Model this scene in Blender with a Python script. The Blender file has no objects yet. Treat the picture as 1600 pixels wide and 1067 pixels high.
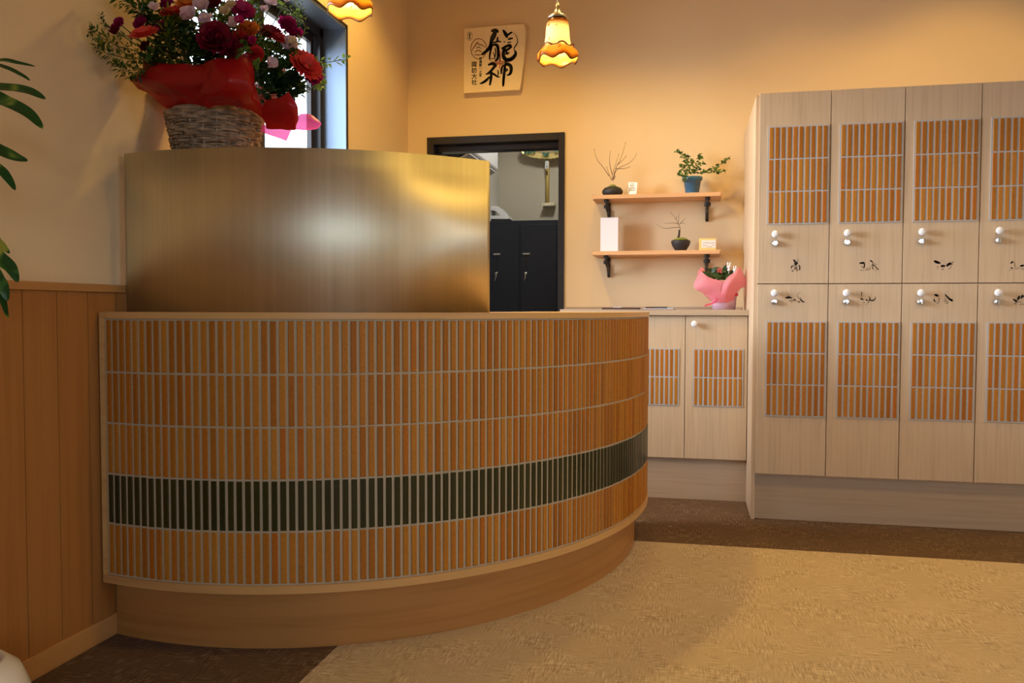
import bpy, bmesh, math, random
from mathutils import Vector, Matrix, noise
random.seed(7)
scene = bpy.context.scene
C = scene.collection
# ------------------------------------------------------------------ camera
F_PX = 1319.74
CAM_H = 0.95
R0 = Vector((0.9782, 0.2075, 0.0023)); R1 = Vector((0.0101, -0.0368, -0.9993)); R2 = Vector((-0.2072, 0.9775, -0.0381))
R0.normalize(); R2 = (R2 - R0*R2.dot(R0)).normalized(); R1 = R2.cross(R0).normalized()
cd = bpy.data.cameras.new('camera'); cam = bpy.data.objects.new('camera', cd); C.objects.link(cam)
cd.sensor_width = 36; cd.lens = F_PX/1600*36; cd.clip_start = 0.05; cd.clip_end = 200
mw = Matrix.Identity(4)
for i in range(3):
    mw[i][0] = R0[i]; mw[i][1] = -R1[i]; mw[i][2] = -R2[i]; mw[i][3] = (0, 0, CAM_H)[i]
cam.matrix_world = mw
scene.camera = cam
# ------------------------------------------------------------------ world, exposure, daylight
scene.view_settings.view_transform = 'Standard'
scene.view_settings.look = 'None'
scene.view_settings.gamma = 1
scene.view_settings.use_curve_mapping = False
scene.view_settings.exposure = 0.0
W = bpy.data.worlds.new('world'); scene.world = W; W.use_nodes = True
bg = W.node_tree.nodes['Background']; bg.inputs[0].default_value = (0.70, 0.84, 1.0, 1); bg.inputs[1].default_value = 8.0
wn, wl = W.node_tree.nodes, W.node_tree.links                 # bright hazy sky above, dim ground below
wg = wn.new('ShaderNodeTexCoord'); wsx = wn.new('ShaderNodeSeparateXYZ'); wr = wn.new('ShaderNodeValToRGB')
wl.new(wg.outputs['Generated'], wsx.inputs[0]); wl.new(wsx.outputs[2], wr.inputs[0]); wl.new(wr.outputs[0], bg.inputs[0])
wr.color_ramp.elements[0].position = 0.0; wr.color_ramp.elements[0].color = (.22, .215, .20, 1)
wr.color_ramp.elements[1].position = 0.03; wr.color_ramp.elements[1].color = (.72, .85, 1.0, 1)
scene.cycles.use_denoising = True
scene.cycles.max_bounces = 8; scene.cycles.diffuse_bounces = 5; scene.cycles.glossy_bounces = 4
scene.cycles.transmission_bounces = 6; scene.cycles.transparent_max_bounces = 12
scene.cycles.sample_clamp_indirect = 6
scene.cycles.caustics_reflective = False; scene.cycles.caustics_refractive = False

def area(name, loc, rot, sx, sy, power, col, portal=False):
    l = bpy.data.lights.new(name, 'AREA'); l.shape = 'RECTANGLE'; l.size = sx; l.size_y = sy
    l.energy = power; l.color = col
    if portal: l.cycles.is_portal = True
    o = bpy.data.objects.new(name, l); o.location = loc; o.rotation_euler = rot; C.objects.link(o); return o
def spot(name, loc, tgt, power, col, angle=90, blend=.6, size=.05):
    l = bpy.data.lights.new(name, 'SPOT'); l.energy = power; l.color = col; l.spot_size = math.radians(angle); l.spot_blend = blend; l.shadow_soft_size = size
    o = bpy.data.objects.new(name, l); o.location = loc
    o.rotation_euler = (Vector(tgt)-Vector(loc)).to_track_quat('-Z', 'Y').to_euler(); C.objects.link(o); return o
PI = math.pi
XL, YB, XR, YF, ZC = -1.65, 4.80, 3.4, -3.0, 3.05      # left wall, back wall, right wall, front wall, ceiling
WY0, WY1, WZ0, WZ1 = 2.55, 3.88, 1.0, 2.31             # window in the left wall
GX0, GX1, GZ0, GZ1 = 0.35, 3.1, 1.05, 2.4               # entrance glazing in the front wall, behind the camera
area('portal_left', (XL-.16, (WY0+WY1)/2, (WZ0+WZ1)/2), (0, -PI/2, 0), WZ1-WZ0, WY1-WY0, 1, (1, 1, 1), True)
RY0, RY1 = 0.5, 1.4                                   # glazing in the right wall
area('portal_right', (XR+.12, (RY0+RY1)/2, (GZ0+GZ1)/2), (0, PI/2, 0), GZ1-GZ0, RY1-RY0, 1, (1, 1, 1), True)
area('daylight', (XL-2.4, 2.7, 1.9), (0, math.radians(-86), 0), 1.6, 2.4, 400, (0.78, 0.88, 1.0))
area('portal_front', ((GX0+GX1)/2, YF-.12, (GZ0+GZ1)/2), (PI/2, 0, 0), GX1-GX0, GZ1-GZ0, 1, (1, 1, 1), True)
WARM = (1.0, 0.62, 0.15)
for (x, y, p) in ((-1.10, 3.55, 76), (-0.25, 3.75, 38), (0.6, 3.95, 23), (1.35, 4.1, 24), (2.2, 4.1, 14), (0.5, 2.2, 38), (1.7, 2.0, 40)):
    spot('ceiling_downlight', (x, y, ZC-.03), (x, y, 0), p, WARM, 134 if x < -1 else 120, .45, .06)
spot('back_room_light', (-0.9, 6.0, 2.9), (-0.9, 6.2, 0), 60, (1.0, 0.93, 0.80), 165, .6, .12)

def P(px, py, X=None, Y=None, Z=None):
    """world point seen at a photo position, on the plane X=, Y= or Z="""
    d = R0*((px-800)/F_PX) + R1*((py-533.5)/F_PX) + R2
    o = Vector((0, 0, CAM_H))
    if X is not None: t = (X-o.x)/d.x
    elif Y is not None: t = (Y-o.y)/d.y
    else: t = (Z-o.z)/d.z
    return o + d*t
# ------------------------------------------------------------------ materials
def nt(m): return m.node_tree.nodes, m.node_tree.links
def mat(name, col, rough=.5, metal=0, spec=.5, coat=0, trans=0, emis=None, es=0, alpha=1, sss=0):
    m = bpy.data.materials.new(name); m.use_nodes = True
    b = m.node_tree.nodes['Principled BSDF']
    b.inputs['Base Color'].default_value = (*col, 1); b.inputs['Roughness'].default_value = rough
    b.inputs['Metallic'].default_value = metal; b.inputs['Specular IOR Level'].default_value = spec
    b.inputs['Coat Weight'].default_value = coat; b.inputs['Transmission Weight'].default_value = trans
    b.inputs['Alpha'].default_value = alpha
    if emis: b.inputs['Emission Color'].default_value = (*emis, 1); b.inputs['Emission Strength'].default_value = es
    return m
def tex(m, scale, kind='Object'):
    n, l = nt(m); tc = n.new('ShaderNodeTexCoord'); mp = n.new('ShaderNodeMapping'); mp.inputs['Scale'].default_value = scale
    l.new(tc.outputs[kind], mp.inputs[0]); return mp.outputs[0]
def noisen(m, vec, sc, detail=3, dist=0, rough=.5):
    n, l = nt(m); t = n.new('ShaderNodeTexNoise'); t.inputs['Scale'].default_value = sc; t.inputs['Detail'].default_value = detail
    t.inputs['Distortion'].default_value = dist; t.inputs['Roughness'].default_value = rough
    if vec is not None: l.new(vec, t.inputs['Vector'])
    return t.outputs[0]
def ramp(m, fac, stops):
    n, l = nt(m); r = n.new('ShaderNodeValToRGB'); e = r.color_ramp.elements
    e[0].position = stops[0][0]; e[0].color = (*stops[0][1], 1); e[1].position = stops[-1][0]; e[1].color = (*stops[-1][1], 1)
    for p, c in stops[1:-1]:
        k = e.new(p); k.color = (*c, 1)
    l.new(fac, r.inputs[0]); return r.outputs[0]
def setcol(m, out): m.node_tree.links.new(out, m.node_tree.nodes['Principled BSDF'].inputs['Base Color'])
def mix(m, a, b, fac, mode='MIX'):
    n, l = nt(m); x = n.new('ShaderNodeMix'); x.data_type = 'RGBA'; x.blend_type = mode
    if isinstance(fac, float): x.inputs[0].default_value = fac
    else: l.new(fac, x.inputs[0])
    for i, v in ((6, a), (7, b)):
        if isinstance(v, tuple): x.inputs[i].default_value = (*v, 1)
        else: l.new(v, x.inputs[i])
    return x.outputs[2]
def bump(m, h, strength=.2, dist=.002):
    n, l = nt(m); b = n.new('ShaderNodeBump'); b.inputs['Strength'].default_value = strength; b.inputs['Distance'].default_value = dist
    l.new(h, b.inputs['Height']); l.new(b.outputs[0], n['Principled BSDF'].inputs['Normal'])
def wood(name, dark, light, axis='Z', fine=90, rough=.45):
    """straight-grained veneer, grain along axis"""
    m = mat(name, light, rough, spec=.35)
    sc = {'X': (.035, 1, 1), 'Y': (1, .035, 1), 'Z': (1, 1, .035), 'H': (.03, .03, 1)}[axis]
    v = tex(m, sc)
    a = noisen(m, v, fine, 4, .4); b = noisen(m, v, fine/7, 3, 1.2)
    c = noisen(m, tex(m, tuple(s*s if s < 1 else s for s in sc)), fine/22, 2, .5)
    md = tuple((x+y)/2 for x, y in zip(dark, light))
    ca = ramp(m, a, [(.30, dark), (.52, light), (.75, light)])
    cb = ramp(m, b, [(.35, md), (.62, light)])
    cc = ramp(m, c, [(.3, tuple(x*.93 for x in light)), (.7, light)])
    o = mix(m, mix(m, ca, cb, .5), cc, .3)
    setcol(m, o); bump(m, a, .08, .0006); return m
M = {}
M['locker_wood'] = wood('locker_wood', (.41, .285, .17), (.61, .46, .305))
M['locker_wood_h'] = wood('locker_wood_horizontal', (.36, .26, .17), (.50, .38, .26), 'H', 60)
M['counter_wood'] = wood('counter_wood', (.27, .115, .026), (.46, .22, .065), 'H', 45, .4)
M['panel_wood'] = wood('panelling_wood', (.24, .090, .020), (.41, .175, .045), 'Z', 45, .4)
M['panel_wood_h'] = wood('panelling_wood_horizontal', (.34, .15, .042), (.52, .26, .085), 'H', 45, .4)
M['shelf_wood'] = wood('shelf_wood', (.55, .30, .14), (.72, .43, .22), 'H', 50)
def plaster(name, col, k=.95):
    m = mat(name, col, .85, spec=.2)
    a = noisen(m, tex(m, (1, 1, 1)), 2.2, 3); f = noisen(m, tex(m, (60, 60, 200)), 2, 3)
    setcol(m, ramp(m, a, [(.3, tuple(c*k for c in col)), (.7, col)])); bump(m, f, .12, .001); return m
M['wall'] = plaster('yellow_wallpaper', (.77, .60, .37))
M['wall_grey'] = plaster('grey_paint', (.52, .49, .41))
M['wall_white'] = plaster('white_paint', (.68, .67, .63))
M['ceiling'] = plaster('ceiling_paint', (.50, .34, .17))
M['frame'] = mat('black_aluminium', (.018, .016, .018), .32, spec=.5)
n_ = M['frame']
M['frame_reveal'] = mat('dark_aluminium_reveal', (.20, .26, .36), .42, metal=.75, spec=.6)  # dark metal, with the sky's blue reflection tinted into its base colour
# carpets
def carpet(name, c0, c1, c2):
    m = mat(name, c1, .95, spec=.1)
    n, l = nt(m)
    def math_(op, a, b):
        q = n.new('ShaderNodeMath'); q.operation = op
        for i, v in enumerate((a, b)):
            if isinstance(v, (int, float)): q.inputs[i].default_value = v
            else: l.new(v, q.inputs[i])
        return q.outputs[0]
    def hatch(sc, off):
        v = tex(m, sc); t = noisen(m, v, 21, 2, .05, .6)
        tc = tex(m, (1, 1, 1)); ad = n.new('ShaderNodeVectorMath'); ad.inputs[1].default_value = (off, off, 0); l.new(tc, ad.inputs[0])
        k = noisen(m, ad.outputs[0], 7, 3, .3); mr = n.new('ShaderNodeMapRange'); mr.inputs[1].default_value = .40; mr.inputs[2].default_value = .62; mr.inputs[4].default_value = 1.25; l.new(k, mr.inputs[0])
        return math_('MULTIPLY', math_('SUBTRACT', t, .5), mr.outputs[0])
    h = math_('ADD', math_('ADD', hatch((1, 9, 1), 0), hatch((9, 1, 1), 7.3)), .5)
    big = noisen(m, tex(m, (1, 1, 1)), 4.5, 4)
    f = noisen(m, tex(m, (1, 1, 1)), 240, 2)
    col = ramp(m, h, [(.26, c0), (.50, c1), (.78, c2)])
    col = mix(m, col, ramp(m, big, [(.35, tuple(x*.80 for x in c1)), (.65, c1)]), .35)
    col = mix(m, col, ramp(m, f, [(.3, (.66, .64, .62)), (.7, (1, 1, 1))]), .6, 'MULTIPLY')
    setcol(m, col); bump(m, h, .5, .004); return m
M['carpet_dark'] = carpet('brown_carpet', (.085, .050, .032), (.15, .096, .062), (.36, .27, .19))
M['carpet_light'] = carpet('tan_carpet', (.34, .25, .15), (.60, .495, .355), (.92, .84, .70))
# tiles: every tile is a loose island of the mesh, random tone per island
def tilemat(name, stops, rough, spec):
    m = mat(name, stops[0][1], rough, spec=spec)
    n, l = nt(m); g = n.new('ShaderNodeNewGeometry')
    c = ramp(m, g.outputs['Random Per Island'], stops)
    a = noisen(m, tex(m, (1, 1, 1)), 160, 3, .5)
    c = mix(m, c, ramp(m, a, [(.3, (.72, .66, .6)), (.6, (1, 1, 1))]), .6, 'MULTIPLY')
    setcol(m, c); bump(m, noisen(m, tex(m, (1, 1, .3)), 90, 2), .12, .001); return m
M['tile'] = tilemat('orange_tile', [(0, (.35, .118, .010)), (.35, (.41, .155, .014)), (.7, (.48, .205, .024)), (1, (.43, .130, .010))], .55, .2)
M['tile_green'] = tilemat('dark_green_tile', [(0, (.026, .026, .006)), (.5, (.036, .036, .009)), (1, (.020, .022, .005))], .24, .4)
M['grout'] = mat('grout', (.47, .39, .265), .9, spec=.2)
bump(M['grout'], noisen(M['grout'], tex(M['grout'], (1, 1, 1)), 500, 2), .4, .001)
M['grout_cool'] = mat('pale_grout', (.44, .43, .43), .9, spec=.2)
M['counter_wood_lit'] = wood('counter_wood_lit', (.43, .22, .07), (.62, .37, .14), 'H', 45, .4)  # same wood as the plinth, lightened to paint in the light on the rims
# brushed brass sheet
m = M['brass'] = mat('brushed_brass', (.56, .47, .27), .34, metal=1)
a = noisen(m, tex(m, (1, 1, .012)), 55, 4, 0, .7); b_ = noisen(m, tex(m, (1, 1, .05)), 9, 3)
setcol(m, mix(m, ramp(m, a, [(.3, (.72, .68, .51)), (.7, (.90, .87, .71))]), ramp(m, b_, [(.3, (.72, .67, .49)), (.7, (.90, .87, .72))]), .5))
n, l = nt(m); rr = n.new('ShaderNodeMapRange'); l.new(a, rr.inputs[0]); rr.inputs[3].default_value = .44; rr.inputs[4].default_value = .56
l.new(rr.outputs[0], n['Principled BSDF'].inputs['Roughness'])
bump(m, a, .10, .0008)
n['Principled BSDF'].inputs['Anisotropic'].default_value = .6
tg = n.new('ShaderNodeTangent'); tg.direction_type = 'RADIAL'; tg.axis = 'Z'; l.new(tg.outputs[0], n['Principled BSDF'].inputs['Tangent'])
n['Principled BSDF'].inputs['Anisotropic Rotation'].default_value = 0.25
M['chrome'] = mat('chrome', (.75, .75, .76), .12, metal=1)
M['dull_metal'] = mat('dull_metal', (.45, .44, .42), .35, metal=1)
M['porcelain'] = mat('white_porcelain', (.82, .83, .86), .12, spec=.6, coat=.5)
M['ink'] = mat('black_ink', (.012, .011, .010), .6)
M['ink_grey'] = mat('washed_grey_ink', (.075, .070, .055), .6)
M['black'] = mat('black_clay', (.022, .022, .026), .55)
M['iron'] = mat('black_iron', (.012, .012, .013), .45)
M['moss'] = mat('moss', (.20, .26, .03), .95); bump(M['moss'], noisen(M['moss'], tex(M['moss'], (1, 1, 1)), 300, 2), 1, .003)
M['twig'] = mat('twig_bark', (.16, .08, .045), .8)
M['bark'] = mat('dark_bark', (.035, .02, .016), .8)
M['navy_steel'] = mat('dark_navy_steel', (.011, .016, .030), .4, spec=.5)
M['white_paper'] = mat('white_paper', (.80, .82, .95), .7)
M['yellow_card'] = mat('yellow_card', (.75, .62, .24), .6)
M['soil'] = mat('soil', (.03, .02, .012), 1)
M['pot_blue'] = mat('teal_blue_glaze', (.025, .13, .24), .22, coat=.4)
M['white_plastic'] = mat('white_plastic', (.72, .75, .80), .4)
M['leather'] = mat('dark_brown_leather', (.06, .022, .018), .5)
def thin(name, col, rough=.5, tr=.5, alpha=1):
    """thin leaf, petal or paper: diffuse plus translucent"""
    m = mat(name, col, rough, spec=.35)
    n, l = nt(m); b = n['Principled BSDF']; t = n.new('ShaderNodeBsdfTranslucent'); t.inputs[0].default_value = (*col, 1)
    x = n.new('ShaderNodeMixShader'); x.inputs[0].default_value = tr; out = n['Material Output']
    l.new(b.outputs[0], x.inputs[1]); l.new(t.outputs[0], x.inputs[2]); last = x
    if alpha < 1:
        tp = n.new('ShaderNodeBsdfTransparent'); tp.inputs[0].default_value = (*[min(1, c*1.1+.15) for c in col], 1); y = n.new('ShaderNodeMixShader'); y.inputs[0].default_value = alpha
        l.new(tp.outputs[0], y.inputs[1]); l.new(x.outputs[0], y.inputs[2]); last = y
    l.new(last.outputs[0], out.inputs[0]); return m
M['leaf'] = thin('green_leaf', (.10, .20, .035), .45, .35)
M['leaf_dark'] = thin('dark_green_leaf', (.025, .065, .018), .4, .25)
M['leaf_yellow'] = thin('yellow_green_leaf', (.26, .27, .03), .5, .4)
M['leaf_light'] = thin('light_green_leaf', (.22, .36, .08), .5, .45)
M['stem'] = mat('green_stem', (.08, .13, .03), .6)
M['red_paper'] = thin('red_tissue', (.34, .007, .009), .35, .14)
M['pink_paper'] = thin('hot_pink_tissue', (.85, .12, .40), .45, .5, .9)
M['pale_pink_paper'] = thin('salmon_pink_tissue', (.92, .36, .43), .5, .4, .80)
M['petal_wine'] = thin('wine_red_petal', (.22, .004, .025), .55, .25)
M['petal_red'] = thin('red_petal', (.62, .035, .035), .5, .3)
M['petal_coral'] = thin('coral_petal', (.85, .10, .075), .5, .3)
M['petal_lilac'] = thin('pale_lilac_petal', (.78, .62, .74), .5, .4)
M['petal_cream'] = thin('cream_petal', (.72, .62, .42), .5, .4)
M['petal_orange'] = thin('orange_petal', (.72, .22, .03), .5, .3)
M['petal_magenta'] = thin('magenta_petal', (.42, .01, .13), .5, .3)
m = M['wicker'] = mat('grey_brown_wicker', (.20, .14, .09), .65)
n, l = nt(m); g = n.new('ShaderNodeNewGeometry')
setcol(m, mix(m, ramp(m, noisen(m, tex(m, (1, 1, 1)), 45, 3), [(.3, (.13, .085, .052)), (.48, (.30, .215, .14)), (.66, (.60, .47, .33))]), ramp(m, g.outputs['Random Per Island'], [(0, (.13, .085, .055)), (1, (.36, .27, .18))]), .5))
m = M['glass'] = bpy.data.materials.new('window_glass'); m.use_nodes = True
n, l = nt(m); n.remove(n['Principled BSDF'])
tp = n.new('ShaderNodeBsdfTransparent'); gl = n.new('ShaderNodeBsdfGlossy'); gl.inputs['Roughness'].default_value = .02
fr = n.new('ShaderNodeLayerWeight'); fr.inputs[0].default_value = .5; pw = n.new('ShaderNodeMath'); pw.operation = 'POWER'; pw.inputs[1].default_value = 4; l.new(fr.outputs['Facing'], pw.inputs[0]); x = n.new('ShaderNodeMixShader'); l.new(pw.outputs[0], x.inputs[0]); l.new(tp.outputs[0], x.inputs[1]); l.new(gl.outputs[0], x.inputs[2])
l.new(x.outputs[0], n['Material Output'].inputs[0])
# ------------------------------------------------------------------ object helpers
def top_root(o):
    while o.parent: o = o.parent
    return o
def obj(name, bm, m, parent=None, smooth=False, bevel=0, loc=None, recalc=True):
    me = bpy.data.meshes.new(name)
    if recalc: bmesh.ops.recalc_face_normals(bm, faces=bm.faces)
    bm.to_mesh(me); bm.free()
    for k in (m if isinstance(m, (list, tuple)) else [m]): me.materials.append(k)
    o = bpy.data.objects.new(name, me); C.objects.link(o)
    if parent:
        me.transform(top_root(parent).matrix_basis.inverted()); o.parent = parent
    elif loc is not None:
        me.transform(Matrix.Translation(-Vector(loc))); o.location = loc
    if smooth:
        for p in me.polygons: p.use_smooth = True
    if bevel:
        b = o.modifiers.new('bevel', 'BEVEL'); b.width = bevel; b.segments = 2; b.limit_method = 'ANGLE'; b.angle_limit = math.radians(40)
    return o
def tag(o, label, cat, group=None):
    o['label'] = label; o['category'] = cat
    if group: o['group'] = group
    return o
def thing(name, label, cat, loc, group=None):
    o = bpy.data.objects.new(name, None); C.objects.link(o); o.location = loc; o.empty_display_size = .05
    return tag(o, label, cat, group)
def struct(name, bm, m, parent=None, **k):
    o = obj(name, bm, m, parent, **k)
    if not parent: o['kind'] = 'structure'
    return o
def box(bm, x0, x1, y0, y1, z0, z1, mi=0):
    v = [bm.verts.new((x, y, z)) for x in (x0, x1) for y in (y0, y1) for z in (z0, z1)]
    for f in ((0, 1, 3, 2), (4, 6, 7, 5), (0, 4, 5, 1), (2, 3, 7, 6), (0, 2, 6, 4), (1, 5, 7, 3)):
        bm.faces.new([v[i] for i in f]).material_index = mi
    return v
def bx(*a):
    bm = bmesh.new(); box(bm, *a); return bm
def tube(bm, pts, r, seg=6, cap=True):
    """tube along points; r number or list"""
    pts = [Vector(p) for p in pts]; n = len(pts); rs = r if isinstance(r, (list, tuple)) else [r]*n
    rings = []; up = None
    for i, p in enumerate(pts):
        t = (pts[min(i+1, n-1)]-pts[max(i-1, 0)]).normalized()
        if up is None: up = t.orthogonal().normalized()
        up = (up - t*up.dot(t)); up = up.normalized() if up.length > 1e-6 else t.orthogonal().normalized()
        s = t.cross(up)
        rings.append([bm.verts.new(p + (up*math.cos(2*PI*k/seg)+s*math.sin(2*PI*k/seg))*rs[i]) for k in range(seg)])
    for a, b in zip(rings, rings[1:]):
        for k in range(seg): bm.faces.new((a[k], a[(k+1) % seg], b[(k+1) % seg], b[k]))
    if cap: bm.faces.new(rings[0][::-1]); bm.faces.new(rings[-1])
def lathe(bm, prof, c, seg=32, axis=Vector((0, 0, 1)), close=True):
    """prof: (radius, height) list"""
    axis = Vector(axis).normalized(); u = axis.orthogonal().normalized(); w = axis.cross(u); c = Vector(c); rings = []
    for r, h in prof:
        if r < 1e-6: rings.append([bm.verts.new(c+axis*h)])
        else: rings.append([bm.verts.new(c+axis*h+(u*math.cos(2*PI*k/seg)+w*math.sin(2*PI*k/seg))*r) for k in range(seg)])
    for a, b in zip(rings, rings[1:]):
        for k in range(seg):
            k2 = (k+1) % seg
            if len(a) == 1 and len(b) == 1: continue
            if len(a) == 1: bm.faces.new((a[0], b[k], b[k2]))
            elif len(b) == 1: bm.faces.new((a[k], a[k2], b[0]))
            else: bm.faces.new((a[k], a[k2], b[k2], b[k]))
def catmull(pts, n=8):
    out = []; P_ = [Vector(p) for p in pts]
    for i in range(len(P_)-1):
        a = P_[max(i-1, 0)]; b = P_[i]; c = P_[i+1]; d = P_[min(i+2, len(P_)-1)]
        for k in range(n):
            t = k/n
            out.append(.5*((2*b)+(c-a)*t+(2*a-5*b+4*c-d)*t*t+(3*b-a-3*c+d)*t**3))
    out.append(P_[-1]); return out
def patch(bm, rows, nu=6, nv=5, jit=0, seed=0):
    """smooth sheet through rows of control points"""
    R_ = [catmull(r, nu) for r in rows]; cols = [catmull([r[j] for r in R_], nv) for j in range(len(R_[0]))]
    g = []
    for c in cols:
        col = []
        for p in c:
            if jit: p = p + noise.noise_vector(p*14+Vector((seed, 0, 0)))*jit + noise.noise_vector(p*38+Vector((seed, 3, 0)))*jit*.35
            col.append(bm.verts.new(p))
        g.append(col)
    for a, b in zip(g, g[1:]):
        for k in range(len(a)-1): bm.faces.new((a[k], b[k], b[k+1], a[k+1]))
def leaf(bm, p, d, up, L, w, curl=.2, fold=.25, n=4):
    """pointed leaf from p along d"""
    d = Vector(d).normalized(); up = Vector(up); s = d.cross(up)
    if s.length < 1e-4: s = d.orthogonal()
    s.normalize(); up = s.cross(d).normalized(); rows = []
    for i in range(n+1):
        t = i/n; wd = w*math.sin(PI*min(.999, t**.8))**.85 * .5 + (0.0 if i in (0, n) else .0)
        q = Vector(p)+d*L*t-up*curl*L*t*t
        if i in (0, n): rows.append([bm.verts.new(q)])
        else: rows.append([bm.verts.new(q-s*wd+up*fold*wd), bm.verts.new(q), bm.verts.new(q+s*wd+up*fold*wd)])
    for a, b in zip(rows, rows[1:]):
        if len(a) == 1: bm.faces.new((a[0], b[1], b[0])); bm.faces.new((a[0], b[2], b[1]))
        elif len(b) == 1: bm.faces.new((a[0], a[1], b[0])); bm.faces.new((a[1], a[2], b[0]))
        else: bm.faces.new((a[0], a[1], b[1], b[0])); bm.faces.new((a[1], a[2], b[2], b[1]))
def stroke(bm, pts, to3, n=7, th=.0006, normal=Vector((0, -1, 0))):
    """brush stroke: pts (x, y, width) in drawing units, to3 maps to the surface"""
    C_ = catmull([Vector(p) for p in pts], n) if len(pts) > 1 else [Vector(pts[0]), Vector(pts[0])+Vector((.01, 0, 0))]
    L_, R_ = [], []
    m_ = len(C_)
    a0 = (C_[1]-C_[0]).xy.normalized(); a1 = (C_[-1]-C_[-2]).xy.normalized()
    ends = []
    for i, c in enumerate(C_):
        t = (C_[min(i+1, m_-1)]-C_[max(i-1, 0)]).xy
        t = t.normalized() if t.length > 1e-6 else Vector((1, 0)); s = Vector((-t.y, t.x))*max(c.z, .5)/2
        L_.append(c.xy+s); R_.append(c.xy-s)
    def cap_(c, d, w, flip):
        o_ = []
        for k in range(1, 5):
            a = PI/2-PI*k/5; v = d*math.cos(a)*w/2*.9+Vector((-d.y, d.x))*math.sin(a)*w/2
            o_.append(c.xy+v)
        return o_
    poly = L_ + cap_(C_[-1], a1, C_[-1].z, 0) + R_[::-1] + cap_(C_[0], -a0, C_[0].z, 0)
    # strip faces, so that bends stay clean
    def q(p): return bm.verts.new(Vector(to3(p.x, p.y)) + normal*th)
    lv = [q(p) for p in L_]; rv = [q(p) for p in R_]
    for i in range(m_-1): bm.faces.new((lv[i], lv[i+1], rv[i+1], rv[i]))
    for c, d, ends_ in ((C_[-1], a1, (lv[-1], rv[-1])), (C_[0], -a0, (rv[0], lv[0]))):
        cv = [q(p) for p in cap_(c, d, c.z, 0)]
        bm.faces.new([ends_[0]]+cv+[ends_[1]])
def strokes(name, data, to3, m, parent, **k):
    bm = bmesh.new()
    for s in data: stroke(bm, s, to3, **k)
    r = bmesh.ops.extrude_face_region(bm, geom=bm.faces[:])
    nrm = k.get('normal', Vector((0, -1, 0)))
    return obj(name, bm, m, parent)
def text_mesh(name, txt, size, origin, m, parent, extrude=.0004, vertical=False, sx=1.0):
    """small lettering as mesh on a surface facing -Y"""
    bm = bmesh.new(); items = [(txt, 0)] if not vertical else [(c, i) for i, c in enumerate(txt)]
    for s, i in items:
        cu = bpy.data.curves.new('t', 'FONT'); cu.body = s; cu.size = size; cu.extrude = extrude; cu.align_x = 'CENTER'; cu.resolution_u = 3; cu.offset = size*.012
        o = bpy.data.objects.new('t', cu); C.objects.link(o)
        bpy.context.view_layer.update()
        ev = o.evaluated_get(bpy.context.evaluated_depsgraph_get()); me = bpy.data.meshes.new_from_object(ev)
        me.transform(Matrix.Translation(Vector(origin)+Vector((0, 0, -i*size*1.02)))@Matrix.Rotation(PI/2, 4, 'X')@Matrix.Diagonal((sx, 1, 1, 1)))
        bm.from_mesh(me); bpy.data.meshes.remove(me); C.objects.unlink(o); bpy.data.objects.remove(o); bpy.data.curves.remove(cu)
    return obj(name, bm, m, parent)
# ------------------------------------------------------------------ setting
LX, LY = -0.966, 3.47        # tan carpet field starts here
bm = bmesh.new()
xs = [XL-.3, LX, XR]; ys = [YF, LY, 8.0]
for i in range(2):
    for j in range(2):
        v = [bm.verts.new(p) for p in ((xs[i], ys[j], 0), (xs[i+1], ys[j], 0), (xs[i+1], ys[j+1], 0), (xs[i], ys[j+1], 0))]
        bm.faces.new(v).material_index = 1 if (i == 1 and j == 0) else 0
struct('floor', bm, [M['carpet_dark'], M['carpet_light']])
struct('ceiling', bx(XL-.3, XR+.2, YF-.2, YB, ZC, ZC+.1), M['ceiling'])
def wall_with_hole(name, m, axis, pos, th, a0, a1, z1, h):
    """axis 'X': wall in plane X=pos spanning Y a0..a1; hole h=(b0,b1,c0,c1)"""
    bm = bmesh.new(); b0, b1, c0, c1 = h
    for (p, q, r, s) in ((a0, b0, 0, z1), (b1, a1, 0, z1), (b0, b1, c1, z1), (b0, b1, 0, c0)):
        if q-p < 1e-4 or s-r < 1e-4: continue
        if axis == 'X': box(bm, pos, pos+th, p, q, r, s)
        else: box(bm, p, q, pos, pos+th, r, s)
    return struct(name, bm, m)
DX0, DX1, DZ = -1.50, -0.735, 1.925
wall_with_hole('wall_left', M['wall'], 'X', XL, -.18, YF-.2, YB+.1, ZC, (WY0, WY1, WZ0, WZ1))
wall_with_hole('wall_right', M['wall'], 'X', XR, .15, YF-.2, YB+.1, ZC, (RY0, RY1, GZ0, GZ1))
wall_with_hole('wall_back', M['wall'], 'Y', YB, .14, XL, XR, ZC, (DX0, DX1, 0, DZ))
wall_with_hole('wall_front', M['wall'], 'Y', YF, -.15, XL, XR, ZC, (GX0, GX1, GZ0, GZ1))
# back room
struct('wall_far', bx(-1.9, 1.0, 7.4, 7.5, 0, 3.0), M['wall_grey'])
struct('wall_far_left', bx(-1.80, -1.69, YB+.14, 7.4, 0, 3.0), M['wall_white'])
struct('wall_far_right', bx(0.6, .7, YB+.14, 7.4, 0, 3.0), M['wall_grey'])
struct('ceiling_far', bx(-1.9, 1.0, YB+.14, 7.5, 3.0, 3.1), M['wall_white'])
# door frame
fr_ = bmesh.new()
for a in ((DX0-.028, DX0+.012, 0, DZ+.03), (DX1-.012, DX1+.022, 0, DZ+.03)):
    box(fr_, a[0], a[1], YB-.015, YB+.155, a[2], a[3])
box(fr_, DX0+.0121, DX1-.0121, YB-.0149, YB+.155, DZ-.012, DZ+.0299)
box(fr_, DX0+.0121, DX1-.0121, YB+.05, YB+.13, DZ-.045, DZ-.012)
box(fr_, DX0+.012, DX0+.03, YB+.06, YB+.12, 0, DZ-.045)
struct('door_1', fr_, M['frame'], bevel=.002)
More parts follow.
